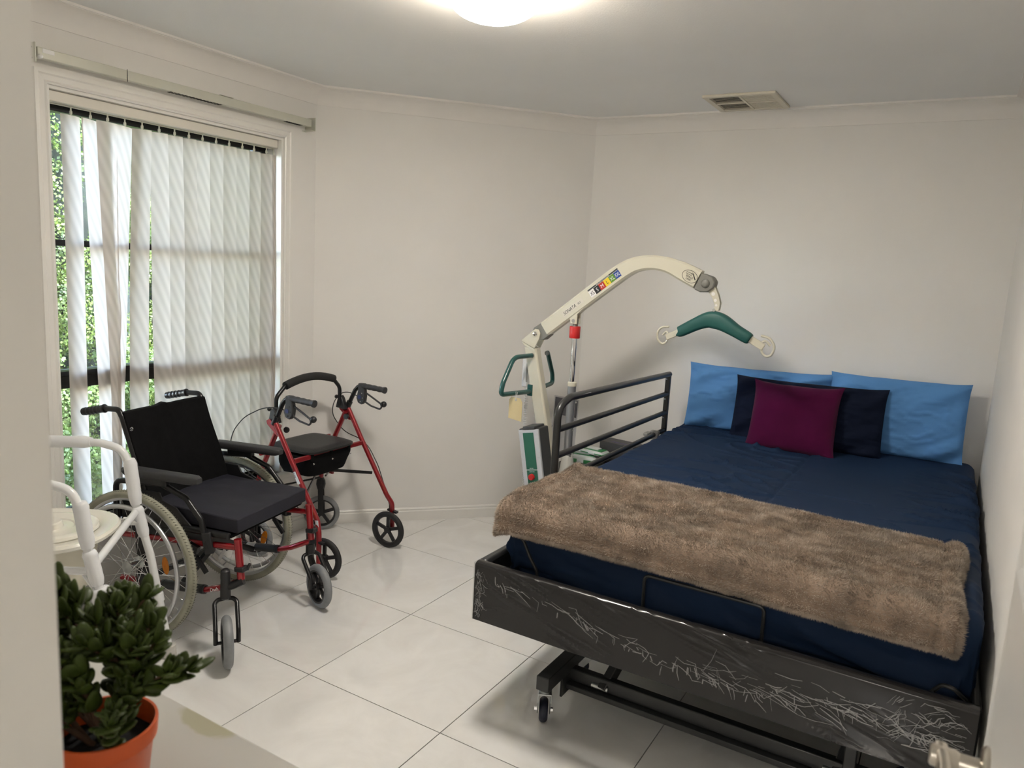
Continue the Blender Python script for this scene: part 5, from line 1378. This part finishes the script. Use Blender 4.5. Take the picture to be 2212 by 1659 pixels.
# ------------------------------------------------------------------ fur throw
tw = thing('throw_blanket', 'brown fluffy faux-fur throw folded across the foot of the bed', 'blanket', (1.92, -1.28, .73))
TX, TY, TZ = 1.92, -1.28, .73
def throw_pt(u, v):
    """u 0..1 across the bed (left to right), v 0..1 from far edge to the hanging near edge"""
    Ltop = .55; Ldrop = .105; s = v * (Ltop + Ldrop)
    yfar = -1.000 + .018 * math.sin(u * 5) - .0 * u
    xl = 1.236 + .012 * v + .008 * math.sin(v * 7); xr = 2.603 - .008 * v + .006 * math.sin(v * 9)
    x = xl + (xr - xl) * u
    edge = min(u * 1.36, (1 - u) * 1.36, s, (Ltop + Ldrop) - s)
    th = .022 * min(1, edge / .014) ** .5 if edge > 0 else 0
    wave = .006 * noise.noise(Vector((x * 4, s * 9, 0))) + .005 * noise.noise(Vector((x * 11, s * 16, 5)))
    hem = -.012 * math.exp(-((u * 1.36 - .058) / .008) ** 2) - .010 * math.exp(-(((1 - u) * 1.36 - .055) / .008) ** 2) - .008 * math.exp(-((Ltop + Ldrop - s - .045) / .008) ** 2)
    roll = .010 * math.exp(-((u * 1.36 - .03) / .022) ** 2) + .006 * math.exp(-(((1 - u) * 1.36 - .03) / .02) ** 2)
    rb_ = .045
    if s < Ltop - .0:
        y = yfar - s; z = .734
        nrm = Vector((0, 0, 1))
    else:
        a = min((s - Ltop) / rb_, PI / 2); y = yfar - Ltop - rb_ * math.sin(a) ; z = .734 - rb_ * (1 - math.cos(a)) - max(0, (s - Ltop) - rb_ * PI / 2)
        nrm = Vector((0, -math.sin(a), math.cos(a)))
    # sag over the mattress edge on the left
    if u * 1.36 < .03: z -= .02 * (1 - u * 1.36 / .03) ** 2
    p = Vector((x, y, z)) + nrm * (th + wave + hem + roll + .004)
    return p - Vector((TX, TY, TZ)), nrm
nu, nv = 140, 80
P = [];
for i in range(nv):
    for j in range(nu): P.append(throw_pt(j / (nu - 1), i / (nv - 1))[0])
Q_ = []
for i in range(nv):
    for j in range(nu):
        p, n = throw_pt(j / (nu - 1), i / (nv - 1)); e = min(j, nu - 1 - j, i, nv - 1 - i)
        Q_.append(p - n * (.010 if e == 0 else .022))
mb = MB(); mb.grid(P, nu, nv); mb.grid(Q_, nu, nv, flip=True); skirtf(mb, nu, nv, nu * nv)
base = mb.build('backing', FURB, tw, angle=180)
rg_ = np.random.default_rng(4); NB = 210000
Pn = np.array([tuple(p) for p in P]).reshape(nv, nu, 3)
U = rg_.random(NB) * (nu - 1.001); Vv = rg_.random(NB) * (nv - 1.001)
e = rg_.random(NB); U[e < .05] = rg_.random((e < .05).sum()) * 2; U[(e > .05) & (e < .09)] = nu - 1.001 - rg_.random(((e > .05) & (e < .09)).sum()) * 1.5
m_ = (e > .09) & (e < .17); Vv[m_] = nv - 1.001 - rg_.random(m_.sum()) * 2; m_ = (e > .17) & (e < .22); Vv[m_] = rg_.random(m_.sum()) * 1.5
i0 = Vv.astype(int); j0 = U.astype(int); fu = (U - j0)[:, None]; fv = (Vv - i0)[:, None]
pos = (Pn[i0, j0] * (1 - fu) + Pn[i0, j0 + 1] * fu) * (1 - fv) + (Pn[i0 + 1, j0] * (1 - fu) + Pn[i0 + 1, j0 + 1] * fu) * fv
tu = Pn[i0, j0 + 1] - Pn[i0, j0]; tv = Pn[i0 + 1, j0] - Pn[i0, j0]
nr = np.cross(tv, tu); nr /= np.linalg.norm(nr, axis=1)[:, None] + 1e-9
# pile direction: smooth random field
def field(s_, k):
    gx = rg_.normal(size=(40, 60)); 
    X = (pos[:, 0] + .75) * s_; Y = (pos[:, 1] + .4 - pos[:, 2]) * s_
    xi = np.clip(X.astype(int), 0, 58); yi = np.clip(Y.astype(int), 0, 38); fx_ = X - xi; fy_ = Y - yi
    fx_ = fx_ * fx_ * (3 - 2 * fx_); fy_ = fy_ * fy_ * (3 - 2 * fy_)
    return (gx[yi, xi] * (1 - fx_) + gx[yi, xi + 1] * fx_) * (1 - fy_) + (gx[yi + 1, xi] * (1 - fx_) + gx[yi + 1, xi + 1] * fx_) * fy_
dx = field(9, 0) * .45 + field(33, 0) * .6 + rg_.normal(scale=.55, size=NB); dy = -.45 + field(9, 0) * .45 + field(33, 0) * .6 + rg_.normal(scale=.55, size=NB)
dirv = nr * .85 + np.stack([dx, dy, np.zeros(NB)], 1) * .75; dirv -= nr * np.minimum(0, (dirv * nr).sum(1) - .35)[:, None]
dirv /= np.linalg.norm(dirv, axis=1)[:, None]
Lb = rg_.uniform(.008, .0155, NB)[:, None]
wd_ = np.cross(dirv, rg_.normal(size=(NB, 3))); wd_ /= np.linalg.norm(wd_, axis=1)[:, None]; wd_ *= .00085
base_p = pos - nr * .002
V3 = np.stack([base_p - wd_, base_p + wd_, base_p + dirv * Lb], 1).reshape(-1, 3)
me = bpy.data.meshes.new('fur'); me.vertices.add(3 * NB); me.vertices.foreach_set('co', V3.ravel()); me.loops.add(3 * NB); me.loops.foreach_set('vertex_index', np.arange(3 * NB)); me.polygons.add(NB); me.polygons.foreach_set('loop_start', np.arange(0, 3 * NB, 3)); me.update(calc_edges=True)
fo = link('fur', me, FUR, tw, smooth=False); fo['kind'] = 'stuff'

# ------------------------------------------------------------------ cabinet in the foreground with the potted jade plant
cb = thing('low_cabinet', 'pale grey cabinet top in the foreground with a yellowish glue stain', 'cabinet', (1.30, -3.148, 0))
def top_mat():
    m = mat('cabinet_top', (.50, .49, .46), .35, bump=.05, bscale=30, var=.03, vscale=5)
    n = m.node_tree.nodes; L = m.node_tree.links; b = n['Principled BSDF']
    src = b.inputs['Base Color'].links[0].from_socket
    tc = n.new('ShaderNodeTexCoord')
    mp = n.new('ShaderNodeMapping'); mp.inputs['Location'].default_value = (-.227, -.215, 0); mp.vector_type = 'POINT'
    L.new(tc.outputs['Object'], mp.inputs[0])
    sc_ = n.new('ShaderNodeVectorMath'); sc_.operation = 'MULTIPLY'; sc_.inputs[1].default_value = (15, 38, 0); L.new(mp.outputs[0], sc_.inputs[0])
    no = n.new('ShaderNodeTexNoise'); no.inputs['Scale'].default_value = 25; L.new(tc.outputs['Object'], no.inputs[0])
    ad = n.new('ShaderNodeVectorMath'); ad.operation = 'ADD'; L.new(sc_.outputs[0], ad.inputs[0]); 
    s2 = n.new('ShaderNodeVectorMath'); s2.operation = 'SCALE'; s2.inputs[3].default_value = .9; L.new(no.outputs['Color'], s2.inputs[0]); L.new(s2.outputs[0], ad.inputs[1])
    sub = n.new('ShaderNodeVectorMath'); sub.operation = 'SUBTRACT'; sub.inputs[1].default_value = (.45, .45, .45); L.new(ad.outputs[0], sub.inputs[0])
    ln = n.new('ShaderNodeVectorMath'); ln.operation = 'LENGTH'; L.new(sub.outputs[0], ln.inputs[0])
    r = n.new('ShaderNodeMapRange'); r.inputs[1].default_value = .85; r.inputs[2].default_value = 1.1; r.inputs[3].default_value = .6; r.inputs[4].default_value = 0; L.new(ln.outputs['Value'], r.inputs[0])
    mx = n.new('ShaderNodeMixRGB'); mx.inputs[2].default_value = (.33, .31, .15, 1); L.new(r.outputs[0], mx.inputs[0]); L.new(src, mx.inputs[1]); L.new(mx.outputs[0], b.inputs['Base Color'])
    return m
MB().box((-.70, -.222, .755), (.56, .222, .777)).build('worktop', top_mat(), cb, bev=.004)
MB().box((-.69, -.215, .06), (.55, .205, .755)).build('carcass', DOORP, cb, bev=.003)
for k in range(3):
    x0 = -.685 + k * .412
    d_ = MB().box((x0, .205, .07), (x0 + .404, .221, .745)).build('cabinet_door', DOORP, cb, bev=.003)
    MB().tube([(x0 + .36, .221, .50), (x0 + .36, .240, .50), (x0 + .36, .240, .62), (x0 + .36, .221, .62)], .005, 8, bend=.01).build('handle', NICKEL, d_)
MB().box((-.68, -.20, 0), (.54, .18, .06)).build('plinth', HDGREY, cb)

pt = thing('potted_jade_plant', 'jade plant with thick dark leaves in an orange plastic pot on the cabinet', 'plant', (1.576, -3.133, .777))
MB().lathe([(.0001, .002), (.047, .0), (.049, .003), (.061, .100), (.0625, .102), (.0655, .103), (.067, .124), (.0665, .126), (.063, .126), (.0615, .122), (.060, .102), (.056, .060)], 40, cap=False).build('pot', POTM, pt, angle=35)
P = []; mb = MB()
rings = 8; seg = 28
for i in range(rings + 1):
    for k in range(seg):
        a = 2 * PI * k / seg; r = .0605 * i / rings + .0001
        P.append((r * math.cos(a), r * math.sin(a), .096 + .006 * noise.noise(Vector((r * math.cos(a) * 60, r * math.sin(a) * 60, 0)))))
mb.grid(P, seg, rings + 1, closeu=True); mb.build('soil', SOIL, pt)
lm = []
for v_ in range(3):                       # three leaf shapes, thick obovate
    P = []; n = 9; seg = 8
    for i in range(n):
        t = i / (n - 1); w = (.0034 + .0112 * math.sin(PI * min(1, t ** .8 * .97)) ** .8) * (1 - .15 * v_); h = .0019 + .0016 * math.sin(PI * t)
        if i == 0: w = .002; h = .0016
        if i == n - 1: w = .0022; h = .0008
        for k in range(seg):
            a = 2 * PI * k / seg
            P.append((t * (.027 + .005 * v_), w * math.cos(a), h * math.sin(a) + .006 * t * t * (v_ - .7)))
    b_ = MB(); b_.grid(P, seg, n, closeu=True); b_.f.append(tuple(range(seg))); b_.f.append(tuple((n - 1) * seg + k for k in range(seg)))
    me = b_.mesh('leaf'); me.materials.append(LEAFJ); me.polygons.foreach_set('use_smooth', [True] * len(me.polygons)); lm.append(me)
rj = random.Random(21)
stems = MB(); leaves = []
def branch(p, d, L_, depth):
    q = p + d * L_
    stems.tube([p, p + d * L_ * .5 + Vector((rj.uniform(-.004, .004), rj.uniform(-.004, .004), .002)), q], [.0042 - depth * .0008, .0032 - depth * .0006], 7)
    n = int(L_ / .014) + 1
    side = d.cross(Vector((rj.uniform(-1, 1), rj.uniform(-1, 1), rj.uniform(-.3, 1)))).normalized()
    for k in range(n):
        t = (k + .7) / n
        if depth == 0 and t < .4: continue
        side = (Matrix.Rotation(R(90) + rj.uniform(-.2, .2), 3, d) @ side)
        for s in (-1, 1):
            ld_ = (side * s * .8 + d * .75 + Vector((0, 0, .1))).normalized()
            leaves.append((p + d * L_ * t, ld_, rj.uniform(.75, 1.15)))
    for k in range(4):
        a = k * PI / 2 + .4; ld_ = (d * 1.1 + side * math.cos(a) * .6 + d.cross(side) * math.sin(a) * .6).normalized()
        leaves.append((q, ld_, rj.uniform(.6, .95)))
    if depth < 2:
        for k in range(2):
            nd = (d + Vector((rj.uniform(-1, 1), rj.uniform(-1, 1), rj.uniform(-.15, .7))) * .95).normalized()
            branch(p + d * L_ * rj.uniform(.55, 1), nd, L_ * rj.uniform(.6, .85), depth + 1)
for (x, y, dx_, dy_, L_) in ((0, 0, -.22, -.18, .120), (-.012, .008, -.55, -.42, .118), (.010, .008, .05, .35, .105), (-.008, -.010, -.38, -.70, .100), (.012, 0, .30, .30, .080), (0, .015, -.45, .35, .090), (-.03, .01, -.8, -.4, .060), (.02, -.01, .45, .05, .05), (-.02, -.01, -.28, -.42, .09)):
    branch(Vector((x, y, .095)), Vector((dx_, dy_, 1)).normalized(), L_, 0 if L_ > .055 else 1)
stems.build('stem', STEMJ, pt)['kind'] = 'stuff'
leaves.sort(key=lambda l: -(l[0].z))
for k, (p, d, s) in enumerate(leaves[:300]):
    o = bpy.data.objects.new('leaf', lm[k % 3]); COL.objects.link(o); o.parent = pt
    o.location = p; o.rotation_mode = 'QUATERNION'; o.rotation_quaternion = d.to_track_quat('X', 'Z') @ Matrix.Rotation(rj.uniform(-.5, .5), 3, 'X').to_quaternion(); o.scale = (s, s, s)
print('leaves', len(leaves))
if len(leaves) > 300:
    mb = MB()
    for k, (p, d, s) in enumerate(leaves[300:]):
        Mx = Matrix.Translation(p) @ d.to_track_quat('X', 'Z').to_matrix().to_4x4() @ Matrix.Scale(s, 4)
        me = lm[k % 3]; mb.add([Mx @ v.co for v in me.vertices], [tuple(q.vertices) for q in me.polygons])
    mb.build('lower_leaf', LEAFJ, pt, angle=180)['kind'] = 'stuff'
